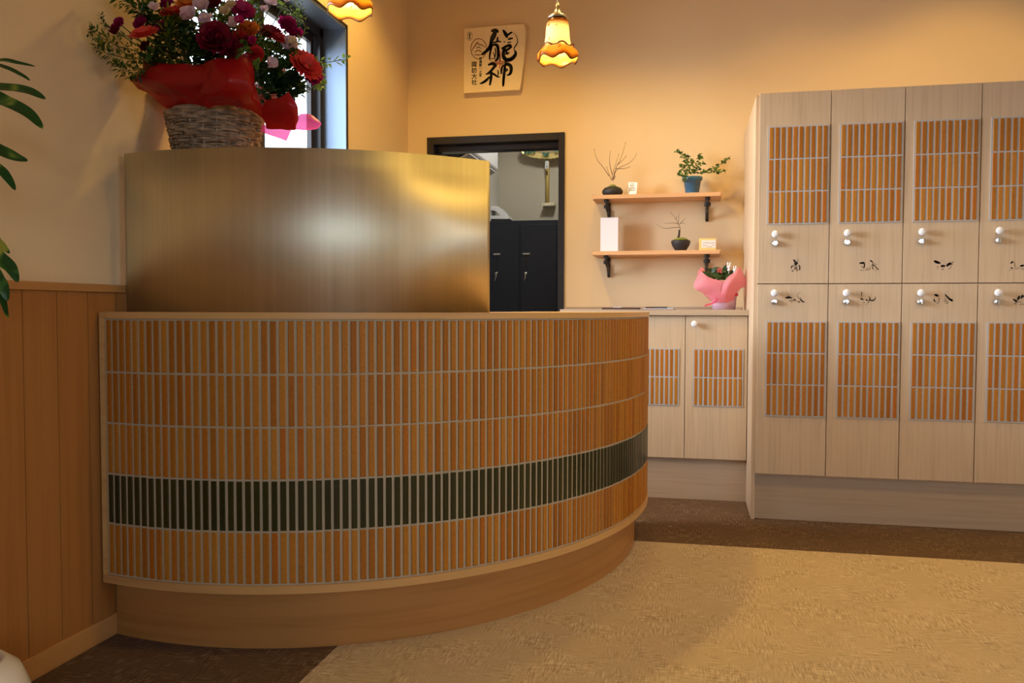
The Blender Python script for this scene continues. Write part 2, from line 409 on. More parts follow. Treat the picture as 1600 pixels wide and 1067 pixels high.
# window
bm = bmesh.new()
d = XL-.17
for a in ((WY0, WY0+.012, WZ0, WZ1), (WY1-.012, WY1, WZ0, WZ1), (WY0, WY1, WZ0, WZ0+.012), (WY0, WY1, WZ1-.012, WZ1)):
    box(bm, d, XL+.006, *a)
w1 = struct('window_1', bm, M['frame_reveal'])
w1.data.materials[0] = M['frame_reveal']
bm = bmesh.new()
t = .028
for (y0, y1, z0, z1, x0, x1) in ((WY0+.012, WY1-.012, WZ1-.05, WZ1-.012, d, d+.06), (WY0+.012, WY1-.012, WZ0+.012, WZ0+.05, d, d+.06), (WY0+.012, WY0+.045, WZ0+.012, WZ1-.012, d, d+.06), (WY1-.047, WY1-.012, WZ0+.012, WZ1-.012, d, d+.06),
      (WY1-.085, WY1-.055, WZ0+.05, WZ1-.05, d+.005, d+.03), (3.28, 3.325, WZ0+.05, WZ1-.05, d+.005, d+.04), (3.325, WY1-.085, WZ1-.085, WZ1-.05, d+.005, d+.03), (WY0+.045, 3.28, WZ1-.085, WZ1-.05, d+.005, d+.03)):
    box(bm, x0, x1, y0, y1, z0, z1)
obj('window_frame', bm, M['frame'], w1, bevel=.001)
obj('window_pane', bx(d+.012, d+.016, WY0+.04, WY1-.05, WZ0+.04, WZ1-.04), M['glass'], w1)
# thin dark casing round the opening
bm = bmesh.new()
for a in ((WY1, WY1+.012, WZ0-.012, WZ1+.012), (WY0-.012, WY0, WZ0-.012, WZ1+.012), (WY0, WY1, WZ1, WZ1+.012), (WY0, WY1, WZ0-.012, WZ0)):
    box(bm, XL-.02, XL+.008, *a)
obj('window_casing', bm, M['frame'], w1)
# windows in the front and right walls
bm = bmesh.new()
for x in (GX0, (GX0+GX1)/2-.025, GX1-.05): box(bm, x, x+.05, YF-.09, YF-.03, GZ0, GZ1)
box(bm, GX0, GX1, YF-.09, YF-.03, GZ1-.05, GZ1); box(bm, GX0, GX1, YF-.09, YF-.03, GZ0, GZ0+.05)
w2 = struct('window_2', bm, M['frame'])
obj('window_pane', bx(GX0+.02, GX1-.02, YF-.06, YF-.055, GZ0+.03, GZ1-.03), M['glass'], w2)
bm = bmesh.new()
for y in (RY0, (RY0+RY1)/2-.025, RY1-.05): box(bm, XR+.03, XR+.09, y, y+.05, GZ0, GZ1)
box(bm, XR+.03, XR+.09, RY0, RY1, GZ1-.05, GZ1); box(bm, XR+.03, XR+.09, RY0, RY1, GZ0, GZ0+.05)
w3 = struct('window_3', bm, M['frame'])
obj('window_pane', bx(XR+.055, XR+.06, RY0+.02, RY1-.02, GZ0+.03, GZ1-.03), M['glass'], w3)
# wainscot on the left wall
bm = bmesh.new(); y = 1.815-.1175*40
while y < YB:
    y1 = min(y+.1175, YB); a0 = max(y, YF)
    if y1 > a0:
        v = box(bm, XL, XL+.012, a0+.0012, y1-.0012, .05, .998)
    y += .1175
box(bm, XL, XL+.008, YF, YB, .05, .998)
struct('trim_1', bm, M['panel_wood'])
struct('trim_2', bx(XL, XL+.022, YF, YB, .996, 1.018), M['panel_wood_h'], bevel=.002)
struct('baseboard_left', bx(XL, XL+.018, YF, YB, 0, .062), M['panel_wood_h'], bevel=.002)
struct('baseboard_back', bx(DX1+.022, .27, YB-.010, YB, .95, .965), M['locker_wood_h'])
# ------------------------------------------------------------------ reception counter
ECX, ECY, EA, EB = -1.38, 3.437, 1.214, 1.381
def ellipse_run(off, x_start=None, t_end=14):
    """dense polyline of the front curve inset by off, from the left wall round to the right"""
    a, b = EA-off, EB-off; xs_ = (XL+.002) if x_start is None else x_start
    t0 = -PI/2-math.asin((ECX-xs_)/a); t1 = math.radians(t_end); n = 240
    return [(ECX+a*math.cos(t0+(t1-t0)*i/n), ECY+b*math.sin(t0+(t1-t0)*i/n)) for i in range(n+1)]
def at_len(poly, s):
    for (x0, y0), (x1, y1) in zip(poly, poly[1:]):
        d_ = math.hypot(x1-x0, y1-y0)
        if s <= d_: break
        s -= d_
    f = s/d_; tx, ty = (x1-x0)/d_, (y1-y0)/d_
    return Vector((x0+(x1-x0)*f, y0+(y1-y0)*f, 0)), Vector((ty, -tx, 0))
def band(bm, outer, inner, z0, z1, mi=0):
    """solid band between two polylines of equal length"""
    o0 = [bm.verts.new((x, y, z0)) for x, y in outer]; o1 = [bm.verts.new((x, y, z1)) for x, y in outer]
    i0 = [bm.verts.new((x, y, z0)) for x, y in inner]; i1 = [bm.verts.new((x, y, z1)) for x, y in inner]
    for k in range(len(outer)-1):
        for q in ((o0[k], o0[k+1], o1[k+1], o1[k]), (i0[k+1], i0[k], i1[k], i1[k+1]), (o1[k], o1[k+1], i1[k+1], i1[k]), (o0[k+1], o0[k], i0[k], i0[k+1])):
            bm.faces.new(q).material_index = mi
    bm.faces.new((o0[0], o1[0], i1[0], i0[0])); bm.faces.new((o0[-1], i0[-1], i1[-1], o1[-1]))
WX = XL+.0185
counter = thing('reception_counter', 'curved reception counter faced with orange and dark green tiles, wooden rims', 'counter', (ECX, ECY, 0))
bm = bmesh.new(); band(bm, ellipse_run(.055, WX), ellipse_run(.09, WX), 0, .171); pl = obj('plinth', bm, M['counter_wood'], counter, smooth=False)
bm = bmesh.new(); band(bm, ellipse_run(0, WX), ellipse_run(.10, WX), .171, .194); obj('bottom_rim', bm, M['counter_wood_lit'], counter)
bm = bmesh.new(); band(bm, ellipse_run(0, WX), ellipse_run(.50, WX), .922, .940); obj('countertop', bm, M['counter_wood_lit'], counter)
bm = bmesh.new(); band(bm, ellipse_run(.0065, WX+.016), ellipse_run(.10, WX+.016), .194, .922); grout = obj('tiled_front', bm, M['grout'], counter)
grout['label'] = 'beige grout bed behind the tiles'
bm = bmesh.new(); o_ = ellipse_run(.0, WX); box(bm, WX, WX+.016, o_[0][1], o_[0][1]+.1, .194, .922); obj('edge_board', bm, M['counter_wood_lit'], counter)
bm = bmesh.new()
e = ellipse_run(.0, WX)[-1]; e2 = ellipse_run(.10, WX)[-1]
v = [Vector((e[0], e[1], 0)), Vector((e2[0], e2[1], 0))]; nrm = Vector((-(v[1]-v[0]).y, (v[1]-v[0]).x, 0)).normalized(); nrm = nrm if nrm.y > 0 else -nrm
q = [v[0], v[1], v[1]+nrm*.02, v[0]+nrm*.02]
lo = [bm.verts.new(p+Vector((0, 0, .171))) for p in q]; hi = [bm.verts.new(p+Vector((0, 0, .922))) for p in q]
for k in range(4): bm.faces.new((lo[k], lo[(k+1) % 4], hi[(k+1) % 4], hi[k]))
bm.faces.new(lo); bm.faces.new(hi); obj('end_panel', bm, M['counter_wood'], counter)
face = ellipse_run(.006, WX+.018); flen = sum(math.hypot(b[0]-a[0], b[1]-a[1]) for a, b in zip(face, face[1:]))
PITCH_T = .0238; TW = .0160; ROWS = [(.7745, .9165), (.6305, .7685), (.4865, .6245), (.3445, .4805), (.1995, .3385)]
def tile_box(bm, c, nrm_, w, z0, z1, mi, depth=.0030):
    s = Vector((-nrm_.y, nrm_.x, 0)); jr = random.uniform(-.0004, .0004)
    base = [c-s*w/2, c+s*w/2]; ch = .0013
    lo_ = []
    for d_, g_, in ((-.001, 0), (depth-ch+jr, 0), (depth+jr, ch)):
        lo_.append([bm.verts.new(base[0]+s*g_+nrm_*d_+Vector((0, 0, z0+g_))), bm.verts.new(base[1]-s*g_+nrm_*d_+Vector((0, 0, z0+g_))),
                    bm.verts.new(base[1]-s*g_+nrm_*d_+Vector((0, 0, z1-g_))), bm.verts.new(base[0]+s*g_+nrm_*d_+Vector((0, 0, z1-g_)))])
    for a, b in zip(lo_, lo_[1:]):
        for k in range(4): bm.faces.new((a[k], a[(k+1) % 4], b[(k+1) % 4], b[k])).material_index = mi
    bm.faces.new(lo_[-1]).material_index = mi
bm = bmesh.new(); bg_ = bmesh.new()
NT = int((flen-.004)/PITCH_T)
for i in range(NT):
    c, nn = at_len(face, .006+TW/2+i*PITCH_T)
    for r, (z0, z1) in enumerate(ROWS):
        tile_box(bg_ if r == 3 else bm, c, nn, TW*random.uniform(.97, 1.02), z0+random.uniform(-.0006, .0006), z1+random.uniform(-.0006, .0006), 0)
obj('orange_tiles', bm, M['tile'], grout); obj('green_tiles', bg_, M['tile_green'], grout)['label'] = 'row of dark green glazed tiles'
# ------------------------------------------------------------------ brass screen with a raised shelf behind
sc_l = XL+.024
def screen_run(off):
    a, b = EA-.11-off, EB-.11-off
    t0 = -PI/2-math.asin((ECX-sc_l)/a); t1 = -math.acos((-.607-ECX)/(EA-.11)); n = 120
    return [(ECX+a*math.cos(t0+(t1-t0)*i/n), ECY+b*math.sin(t0+(t1-t0)*i/n)) for i in range(n+1)]
screen = thing('brass_screen', 'curved brushed brass screen panel standing on the reception counter', 'screen', (ECX, ECY-EB+.11, .940))
bm = bmesh.new(); band(bm, screen_run(0), screen_run(.02), .940, 1.402); obj('brass_sheet', bm, M['brass'], screen, smooth=False)
for p in screen.children[0].data.polygons: p.use_smooth = abs(p.normal.z) < .5 and p.area < .02
bm = bmesh.new(); band(bm, screen_run(.0205), screen_run(.42), 1.350, 1.372); obj('raised_shelf', bm, M['counter_wood'], screen)
# ------------------------------------------------------------------ lockers
LW = .3012; LX0 = .288; LYF = 3.93
def tile_patch(parent, x0, x1, z0, z1, rows, cols, yf):
    g = obj('tile_inset', bx(x0, x1, yf-.0035, yf+.004, z0, z1), M['grout_cool'], parent)
    bm = bmesh.new(); w = (x1-x0-.005)/cols; h = (z1-z0-.005)/rows
    for i in range(cols):
        for r in range(rows):
            cx = x0+.0025+w*(i+.5)+random.uniform(-.0005, .0005)
            tile_box(bm, Vector((cx, yf-.003, 0)), Vector((0, -1, 0)), w-.0088, z0+.0025+h*r+.003, z0+.0025+h*(r+1)-.003, 0, .0022)
    obj('orange_tiles', bm, M['tile'], g)
def knob(parent, p, name='knob'):
    bm = bmesh.new(); lathe(bm, [(0, 0), (.006, 0), (.005, .010), (.011, .014), (.0155, .020), (.0165, .025), (.0145, .030), (.008, .033), (0, .034)], p, 20, (0, -1, 0))
    k = obj(name, bm, M['porcelain'], parent, smooth=True); k['label'] = 'round white knob'
def lock(parent, p, ang):
    bm = bmesh.new(); lathe(bm, [(0, 0), (.0135, 0), (.0135, .012), (.011, .016), (0, .0165)], p, 20, (0, -1, 0))
    s = Matrix.Rotation(ang, 4, 'Y'); vs = box(bm, -.010, .010, -.024, -.016, -.0022, .0022)
    for v_ in vs: v_.co = (s @ v_.co)+Vector(p)
    k = obj('lock', bm, M['chrome'], parent, smooth=False, bevel=.0008); k['label'] = 'small chrome cam lock'
bank = thing('locker_bank', 'tall pale wooden locker bank with tiled doors and brushed black lettering', 'lockers', (LX0, LYF, 0))
BX1 = LX0+LW*4
bm = bmesh.new()
box(bm, LX0-.014, LX0+.001, LYF+.018, YB-.002, 0, 1.905)      # left side panel
box(bm, BX1, BX1+.016, LYF+.018, YB-.002, 0, 1.905)
box(bm, LX0+.001, BX1, LYF+.022, YB-.002, 1.887, 1.903)
box(bm, LX0+.001, BX1, LYF+.022, YB-.002, .205, .222)
box(bm, LX0+.001, BX1, YB-.02, YB-.002, .222, 1.887)
for i in range(1, 4): box(bm, LX0+LW*i-.008, LX0+LW*i+.008, LYF+.022, YB-.02, .222, 1.887)
box(bm, LX0+.001, BX1, LYF+.024, YB-.02, 1.056, 1.070)
obj('carcass', bm, M['locker_wood'], bank)
obj('plinth', bx(LX0-.012, BX1+.014, LYF+.042, LYF+.060, 0, .205), M['locker_wood_h'], bank)
U1 = lambda x, y: (1180+x/6.667, 340+y/6.667); U2 = lambda x, y: (1400+x/7.115, 340+y/7.115)
LET = {
 (0, 1): (U1, [[(402, 440, 14), (415, 460, 20), (425, 470, 14)], [(455, 432, 2), (445, 447, 4), (432, 462, 3)], [(410, 480, 14), (425, 485, 18), (440, 470, 14)],
      [(380, 520, 10), (385, 505, 8), (400, 498, 6)], [(378, 500, 5), (374, 530, 6)], [(400, 505, 5), (420, 500, 6), (430, 515, 5), (415, 530, 7), (402, 545, 4)],
      [(455, 495, 8), (464, 515, 11), (460, 545, 9)], [(412, 518, 9), (424, 535, 9)], [(440, 520, 4), (432, 545, 6), (445, 550, 4)], [(385, 553, 12), (392, 557, 10)], [(418, 552, 3), (440, 556, 3)]]),
 (1, 1): (U1, [[(1090, 475, 14), (1115, 472, 20), (1133, 470, 16)], [(1133, 475, 12), (1137, 500, 12), (1130, 525, 9)], [(1105, 505, 3), (1118, 520, 7)], [(1085, 545, 2), (1110, 552, 4), (1135, 545, 3)],
      [(1160, 525, 6), (1170, 530, 7)], [(1150, 548, 5), (1168, 540, 4), (1178, 550, 5)], [(1188, 540, 3), (1195, 515, 3)], [(1198, 445, 10), (1212, 455, 14), (1222, 465, 8)], [(1225, 470, 5), (1222, 490, 5), (1205, 510, 3)],
      [(1215, 490, 6), (1240, 500, 8), (1255, 515, 9), (1280, 540, 12)], [(1245, 475, 4), (1230, 500, 5), (1222, 525, 8), (1235, 540, 5)], [(1262, 480, 3), (1255, 500, 3)], [(1250, 550, 7), (1258, 552, 5)], [(1205, 525, 3), (1190, 545, 2)]]),
 (2, 1): (U2, [[(430, 485, 22), (455, 495, 32), (485, 505, 20)], [(455, 545, 7), (465, 550, 10)], [(455, 570, 3), (468, 578, 4)], [(505, 538, 22), (520, 538, 28), (538, 537, 22)], [(510, 570, 6), (525, 575, 10)],
      [(570, 532, 26), (590, 515, 26), (625, 515, 10)], [(600, 490, 5), (610, 510, 8)], [(625, 490, 8), (638, 500, 6)], [(612, 530, 4), (605, 560, 4), (575, 578, 3)], [(520, 470, 1.5), (540, 500, 1.5)]]),
 (3, 1): (U2, [[(1275, 510, 8), (1285, 500, 22), (1300, 488, 10)], [(1310, 495, 4), (1322, 520, 5), (1315, 550, 3)], [(1275, 555, 10), (1290, 565, 14)], [(1255, 585, 3), (1280, 582, 4)], [(1320, 565, 3), (1345, 572, 5), (1365, 548, 3)],
      [(1330, 548, 6), (1338, 552, 6)], [(1380, 538, 12), (1400, 535, 24), (1418, 530, 14)], [(1385, 565, 5), (1405, 572, 5), (1422, 566, 4)], [(1430, 520, 8), (1450, 515, 12), (1462, 535, 9), (1450, 565, 6)], [(1470, 560, 6), (1490, 545, 8)]]),
 (0, 0): (U1, [[(312, 838, 6), (335, 832, 22), (362, 832, 20), (385, 838, 4)], [(335, 775, 2), (345, 805, 3), (358, 822, 4)], [(350, 870, 4), (365, 865, 6), (380, 858, 4)], [(378, 885, 5), (385, 872, 4), (380, 862, 3)], [(395, 865, 7), (410, 850, 10), (418, 868, 6)],
      [(430, 868, 5), (438, 872, 6)], [(445, 885, 4), (458, 870, 7), (462, 890, 4)], [(475, 775, 2), (448, 785, 2.5), (440, 810, 3), (448, 845, 3)], [(450, 825, 3), (465, 850, 4), (490, 872, 14), (513, 878, 8)], [(468, 830, 3), (478, 855, 8), (490, 870, 10)]]),
 (1, 0): (U1, [[(1110, 775, 8), (1108, 800, 7), (1106, 825, 4)], [(1102, 845, 16), (1120, 852, 14)], [(1128, 880, 4), (1138, 885, 5)], [(1155, 855, 12), (1168, 862, 12)], [(1160, 898, 5), (1165, 905, 3)], [(1185, 822, 6), (1195, 845, 10), (1180, 875, 6)],
      [(1190, 850, 9), (1205, 862, 12), (1230, 862, 13), (1250, 840, 8), (1250, 822, 3)], [(1172, 880, 6), (1185, 888, 4)]]),
 (2, 0): (U2, [[(432, 858, 18), (452, 864, 26), (470, 872, 12)], [(420, 905, 10), (428, 925, 16), (435, 938, 6)], [(475, 895, 4), (480, 920, 5), (472, 945, 4), (450, 950, 5)], [(448, 925, 3), (465, 930, 5)], [(548, 855, 12), (570, 880, 16), (595, 905, 22), (622, 920, 24)],
      [(555, 870, 3), (540, 900, 3)], [(535, 915, 4), (560, 910, 6)], [(530, 935, 4), (548, 928, 5), (575, 935, 5), (570, 952, 5), (545, 950, 4)]]),
 (3, 0): (U2, [[(1302, 905, 10), (1320, 918, 22), (1338, 930, 24)], [(1350, 915, 12), (1365, 890, 28), (1372, 872, 14)], [(1390, 895, 14), (1402, 875, 28), (1408, 862, 14)], [(1420, 880, 12), (1436, 860, 22), (1440, 850, 12)], [(1310, 955, 4), (1340, 960, 6)], [(1345, 945, 4), (1375, 935, 5), (1392, 948, 4)], [(1368, 968, 4), (1400, 960, 5), (1425, 968, 4)], [(1325, 940, 3), (1330, 965, 3)]]),
}
lock_ang = {(0, 1): .7, (1, 1): PI/2, (2, 1): PI/2, (3, 1): PI/2, (0, 0): .3, (1, 0): 1.2, (2, 0): .9, (3, 0): PI/2}
for i in range(4):
    for up in (1, 0):
        x0, x1 = LX0+LW*i+.0015, LX0+LW*(i+1)-.0015; z0, z1 = ((1.0675, 1.909) if up else (.213, 1.0635))
        dr = obj('door', bx(x0, x1, LYF, LYF+.018, z0, z1), M['locker_wood'], bank, bevel=.001)
        dr.data.transform(Matrix.Translation((i*.37, 0, up*3.1))); dr.location = (-i*.37, 0, -up*3.1)
        if up: tp_ = (P(1200, 198, Y=LYF), P(1286.5, 349.5, Y=LYF))
        else: tp_ = (P(1196.5, 501.5, Y=LYF), P(1283.5, 652, Y=LYF))
        cx = LX0+LW*i
        dxl = tp_[0].x-LX0; wdt = .2570
        g_parent = dr
        hold = bpy.data.objects  # sub-parts are built in world space and moved with the door's own offset
        before = set(bpy.data.objects)
        tile_patch(dr, cx+dxl, cx+dxl+wdt, tp_[1].z, tp_[0].z, 3, 10, LYF)
        kz = P(1208, 366.5, Y=LYF).z if up else P(1207, 458, Y=LYF).z
        kx = cx+P(1207.5, 400, Y=LYF).x-LX0+.008
        knob(dr, (kx, LYF, kz)); lock(dr, (kx, LYF, kz-.039), lock_ang[(i, up)])
        fn, data = LET[(i, up)]
        px0 = LX0+LW*i
        strokes('lettering', data, lambda a, b: P(*fn(a, b), Y=LYF), M['ink'], dr, n=6)['label'] = 'brushed black lettering'
        for o in set(bpy.data.objects)-before:
            if o.parent == dr: o.data.transform(Matrix.Translation((0, 0, 0))); o.location = (i*.37, 0, up*3.1)
# ------------------------------------------------------------------ low cabinet and worktop
CF = 4.28
low = thing('base_cabinet', 'low pale wooden cabinet with two-row tiled doors under the wall shelves', 'cabinet', (-.2, CF, 0))
bm = bmesh.new(); box(bm, -.650, LX0-.0145, CF+.019, YB-.002, .205, .921); obj('carcass', bm, M['locker_wood'], low)
obj('plinth', bx(-.645, LX0-.0145, CF+.022, CF+.04, 0, .205), M['locker_wood_h'], low)
dxs = [-.648, -.336, -.0275, LX0-.016]
for i in range(3):
    dr = obj('door', bx(dxs[i]+.0015, dxs[i+1]-.0015, CF, CF+.018, .209, .9195), M['locker_wood'], low, bevel=.001)
    dr.data.transform(Matrix.Translation((i*.41, 0, 1.3))); dr.location = (-i*.41, 0, -1.3)
    before = set(bpy.data.objects)
    a, b = P(1083, 544.5, Y=CF), P(1160.5, 636, Y=CF)
    tile_patch(dr, dxs[i]+(a.x-dxs[2]), dxs[i]+(b.x-dxs[2]), b.z, a.z, 2, 10, CF)
    k_ = P(1085, 506, Y=CF); knob(dr, (dxs[i]+k_.x-dxs[2] if i != 1 else dxs[2]-.30, CF, k_.z))
    for o in set(bpy.data.objects)-before:
        if o.parent == dr: o.location = (i*.41, 0, 1.3)
wt = obj('worktop', bx(-.655, LX0-.0145, CF-.018, YB-.002, .9215, .950), M['locker_wood_h'], None, bevel=.0015, loc=(-.2, CF, .9215))
tag(wt, 'pale wooden worktop lying on the low cabinet beside the lockers', 'worktop')
# ------------------------------------------------------------------ wall shelves
SY0, SY1 = 4.60, 4.798
SX0 = P(927, 305, Y=SY0).x; SX1 = P(1126, 303, Y=SY0).x
def shelf(zt, label):
    t = thing('wall_shelf', label, 'shelf', ((SX0+SX1)/2, SY1, zt-.021), 'wooden wall shelves on black brackets')
    obj('board', bx(SX0, SX1, SY0, SY1, zt-.021, zt), M['shelf_wood'], t, bevel=.0015)
    bm = bmesh.new(); box(bm, SX0-.006, SX0-.0002, SY0+.02, SY1, zt-.021, zt+.006); obj('end_lip', bm, M['shelf_wood'], t)
    obj('end_lip', bx(SX1+.0002, SX1+.006, SY0+.02, SY1, zt-.021, zt+.006), M['shelf_wood'], t)
    for px in (948.5, 1105.5):
        x = P(px, 320, Y=4.66).x; bm = bmesh.new()
        box(bm, x-.007, x+.007, YB-.008, YB-.001, zt-.135, zt-.0215)            # wall leg
        box(bm, x-.007, x+.007, SY0+.025, YB-.002, zt-.028, zt-.0215)          # arm under the board
        arc = [(x, SY0+.035, zt-.030), (x, SY0+.04, zt-.052), (x, SY0+.075, zt-.075), (x, SY0+.12, zt-.085), (x, SY0+.16, zt-.105), (x, YB-.008, zt-.125)]
        tube(bm, catmull(arc, 5), .0075, 8)
        tube(bm, [(x-.017, SY0+.065, zt-.056), (x+.017, SY0+.065, zt-.056)], .010, 10)
        tube(bm, [(x-.009, SY0+.065, zt-.056), (x+.009, SY0+.065, zt-.056)], .0155, 12)
        tube(bm, [(x, YB-.014, zt-.13), (x, YB-.014, zt-.06)], .009, 8)
        tube(bm, [(x-.013, SY0+.028, zt-.030), (x+.013, SY0+.028, zt-.030)], .008, 8)
        br = obj('bracket', bm, M['iron'], t, smooth=True); br['label'] = 'black iron bracket'
    return t
ZU = P(1020, 302.5, Y=SY0).z; ZL = P(1020, 391.5, Y=SY0).z
shelf(ZU, 'upper wooden wall shelf holding the twig vase and the ivy pot')
shelf(ZL, 'lower wooden wall shelf holding the white box and the bonsai bowl')
def twig(bm, pix, Y, r0=.0022, r1=.0007):
    pts = catmull([P(a, b, Y=Y+dy) for a, b, dy in [(p + (0,)) if len(p) == 2 else p for p in pix]], 4)
    n = len(pts); tube(bm, pts, [r0+(r1-r0)*i/(n-1) for i in range(n)], 5)
s2 = lambda x, y, dy=0: (900+x/5.615, 210+y/5.615, dy)
# round vase with bare twigs
VY = 4.69
vb = P(957, 302, Y=VY); vb.z = ZU
vase = thing('twig_vase', 'squat round black vase of moss and bare twigs on the upper shelf', 'vase', vb)
bm = bmesh.new(); lathe(bm, [(0, 0), (.036, 0), (.050, .008), (.0575, .024), (.0565, .034), (.045, .048), (.026, .055), (.024, .052), (0, .050)], vb, 36); obj('pot', bm, M['black'], vase, smooth=True)
bm = bmesh.new(); lathe(bm, [(.025, .050), (.022, .058), (.012, .066), (0, .068)], vb, 16); obj('moss', bm, M['moss'], vase, smooth=True)
bm = bmesh.new()
for br in ([(322, 405), (318, 380), (325, 330), (350, 255), (375, 180)], [(325, 400), (335, 350), (352, 290), (385, 230), (410, 160), (435, 75)], [(330, 395), (345, 330), (385, 290), (460, 255), (510, 210), (530, 170)],
           [(312, 400), (295, 360), (270, 290)], [(360, 270), (400, 235), (438, 195)], [(350, 300), (420, 300), (470, 285)], [(290, 365), (240, 290), (185, 220), (160, 135)], [(318, 350), (300, 280), (294, 215), (300, 155)], [(325, 398), (340, 380), (345, 370)]):
    twig(bm, [s2(x, y, random.uniform(-.02, .02) if k else 0) for k, (x, y) in enumerate(br)], VY)
    q = br[-1]; lathe(bm, [(0, -.003), (.0022, 0), (0, .006)], P(*s2(*q)[:2], Y=VY), 5)
obj('twigs', bm, M['twig'], vase)
# little card and dried flowers beside the vase
a = P(990, 300, Y=4.68); a.z = ZU
card = thing('name_card', 'small white card with tiny dried flowers beside the round twig vase', 'card', a)
bm = bmesh.new(); q = [P(981, 301, Y=4.67), P(994, 301, Y=4.66), P(996, 285, Y=4.68), P(982, 284.5, Y=4.70)]
q[0].z = q[1].z = ZU+.0005
f_ = [bm.verts.new(p) for p in q]; b2 = [bm.verts.new(p+Vector((0, .0012, 0))) for p in q]
bm.faces.new(f_); bm.faces.new(b2[::-1])
for k in range(4): bm.faces.new((f_[k], b2[k], b2[(k+1) % 4], f_[(k+1) % 4]))
obj('card', bm, mat('white_card', (.86, .86, .84), .5), card)
bm = bmesh.new(); random.seed(3)
for k in range(5): stroke(bm, [(984+random.uniform(0, 1), 287.2+k*2.6, .7), (988, 287+k*2.6, .5), (992+random.uniform(-1, 1.5), 287.2+k*2.6, .8)], lambda x, y: P(x, y, Y=4.662+(301-y)*.0016), 2, .0004)
obj('lettering', bm, M['ink_grey'], card)
bm = bmesh.new()
for k in range(9):
    p0 = P(random.uniform(975, 982), 300.5, Y=4.67); p0.z = ZU+.001; p1 = P(random.uniform(974, 984), random.uniform(289, 297), Y=4.67)
    tube(bm, [p0, (p0+p1)/2+Vector((.002, 0, 0)), p1], .0006, 4); lathe(bm, [(0, -.0025), (.003, 0), (0, .0025)], p1, 6)
obj('dried_flowers', bm, M['petal_cream'], card)
# ivy pot
ib = P(1081.5, 300, Y=4.69); ib.z = ZU; ms = 4.6/F_PX
ivy = thing('ivy_pot', 'teal blue glazed pot of trailing ivy on the upper shelf', 'potted plant', ib)
bm = bmesh.new(); lathe(bm, [(0, .001), (.044, .001), (.047, .006), (.036, .008), (.037, .012), (.0465, .074), (.054, .077), (.0555, .094), (.050, .095), (.046, .080), (0, .078)], ib, 36); obj('pot', bm, M['pot_blue'], ivy, smooth=True)
bm = bmesh.new(); lathe(bm, [(0, .084), (.0455, .082)], ib, 20); obj('soil', bm, M['soil'], ivy)
bs = bmesh.new(); bl = bmesh.new(); bd = bmesh.new(); random.seed(11)
for br in ([(1000, 350), (970, 280), (960, 230), (905, 165), (885, 150)], [(1000, 345), (985, 270), (975, 215), (965, 175)], [(1030, 340), (1060, 280), (1085, 215), (1085, 185)], [(1060, 345), (1130, 330), (1200, 300), (1290, 250), (1340, 210)], [(1060, 345), (1160, 335), (1260, 340)],
           [(1200, 300), (1250, 320), (1300, 325)], [(990, 345), (945, 310), (930, 265)], [(1020, 350), (1060, 320), (1120, 250)], [(985, 350), (960, 360), (955, 420)], [(1010, 345), (1040, 300), (1010, 240)], [(970, 350), (930, 370), (905, 335)]):
    pix = [s2(x, y) for x, y in br]; Yb_ = 4.69+random.uniform(-.02, .02)
    if br[-1] in ((955, 420), (905, 335)): Yb_ = 4.63
    pts = catmull([P(a_, b_, Y=4.69+(Yb_-4.69)*min(1, k)) for k, (a_, b_, _) in enumerate(pix)], 5); tube(bs, pts, .0011, 4)
    for k, p in enumerate(pts[2:]):
        for rep in range(2):
            d_ = Vector((random.uniform(-1, 1), random.uniform(-1, .3), random.uniform(-.3, .8)))
            leaf(bl if random.random() < .6 else bd, p, d_, (random.uniform(-.4, .4), -1, .8), random.uniform(.014, .024), random.uniform(.010, .016), .3, .2, 3)
obj('stems', bs, M['stem'], ivy); obj('foliage', bl, thin('ivy_leaf', (.15, .25, .06), .45, .35), ivy); obj('dark_foliage', bd, M['leaf_dark'], ivy)
# white box
a, b = P(938, 391, Y=4.66), P(966, 339.5, Y=4.66)
wb = obj('white_box', bx(a.x, b.x, 4.66, 4.71, ZL, b.z), M['white_paper'], None, bevel=.001, loc=((a.x+b.x)/2, 4.685, ZL)); tag(wb, 'tall plain white box at the left end of the lower shelf', 'box')
# bonsai bowl
bb = P(1063.5, 391, Y=4.68); bb.z = ZL
bon = thing('bonsai_bowl', 'black tapered bowl with a tiny bare bonsai on the lower shelf', 'bonsai', bb)
bm = bmesh.new(); lathe(bm, [(0, 0), (.026, 0), (.031, .006), (.046, .030), (.052, .050), (.051, .055), (.044, .060), (.042, .055), (0, .052)], bb, 36); obj('pot', bm, M['black'], bon, smooth=True)
bm = bmesh.new(); lathe(bm, [(.043, .056), (.036, .066), (.018, .073), (0, .074)], bb, 18); obj('moss', bm, M['moss'], bon, smooth=True)
s3 = lambda x, y, dy=0: (920+x/7.273, 320+y/7.273, dy)
bm = bmesh.new()
tube(bm, [P(*s3(1018, 380)[:2], Y=4.68), P(*s3(1026, 340)[:2], Y=4.68), P(*s3(1030, 285)[:2], Y=4.68)], [.0075, .0055, .0048], 8)
obj('trunk', bm, M['bark'], bon)
bm = bmesh.new()
for br in ([(1030, 290), (1038, 262), (1015, 215), (990, 165), (955, 115), (925, 80)], [(1015, 215), (1020, 160), (1028, 90)], [(1025, 225), (1060, 190), (1102, 150)], [(1010, 215), (960, 205), (850, 212)], [(1035, 255), (970, 258), (870, 268), (810, 248), (768, 220)], [(1030, 215), (1065, 205), (1098, 218)], [(990, 165), (1000, 140), (998, 120)]):
    twig(bm, [s3(x, y, random.uniform(-.015, .015) if k else 0) for k, (x, y) in enumerate(br)], 4.68, .0018, .0006)
obj('twigs', bm, M['twig'], bon)
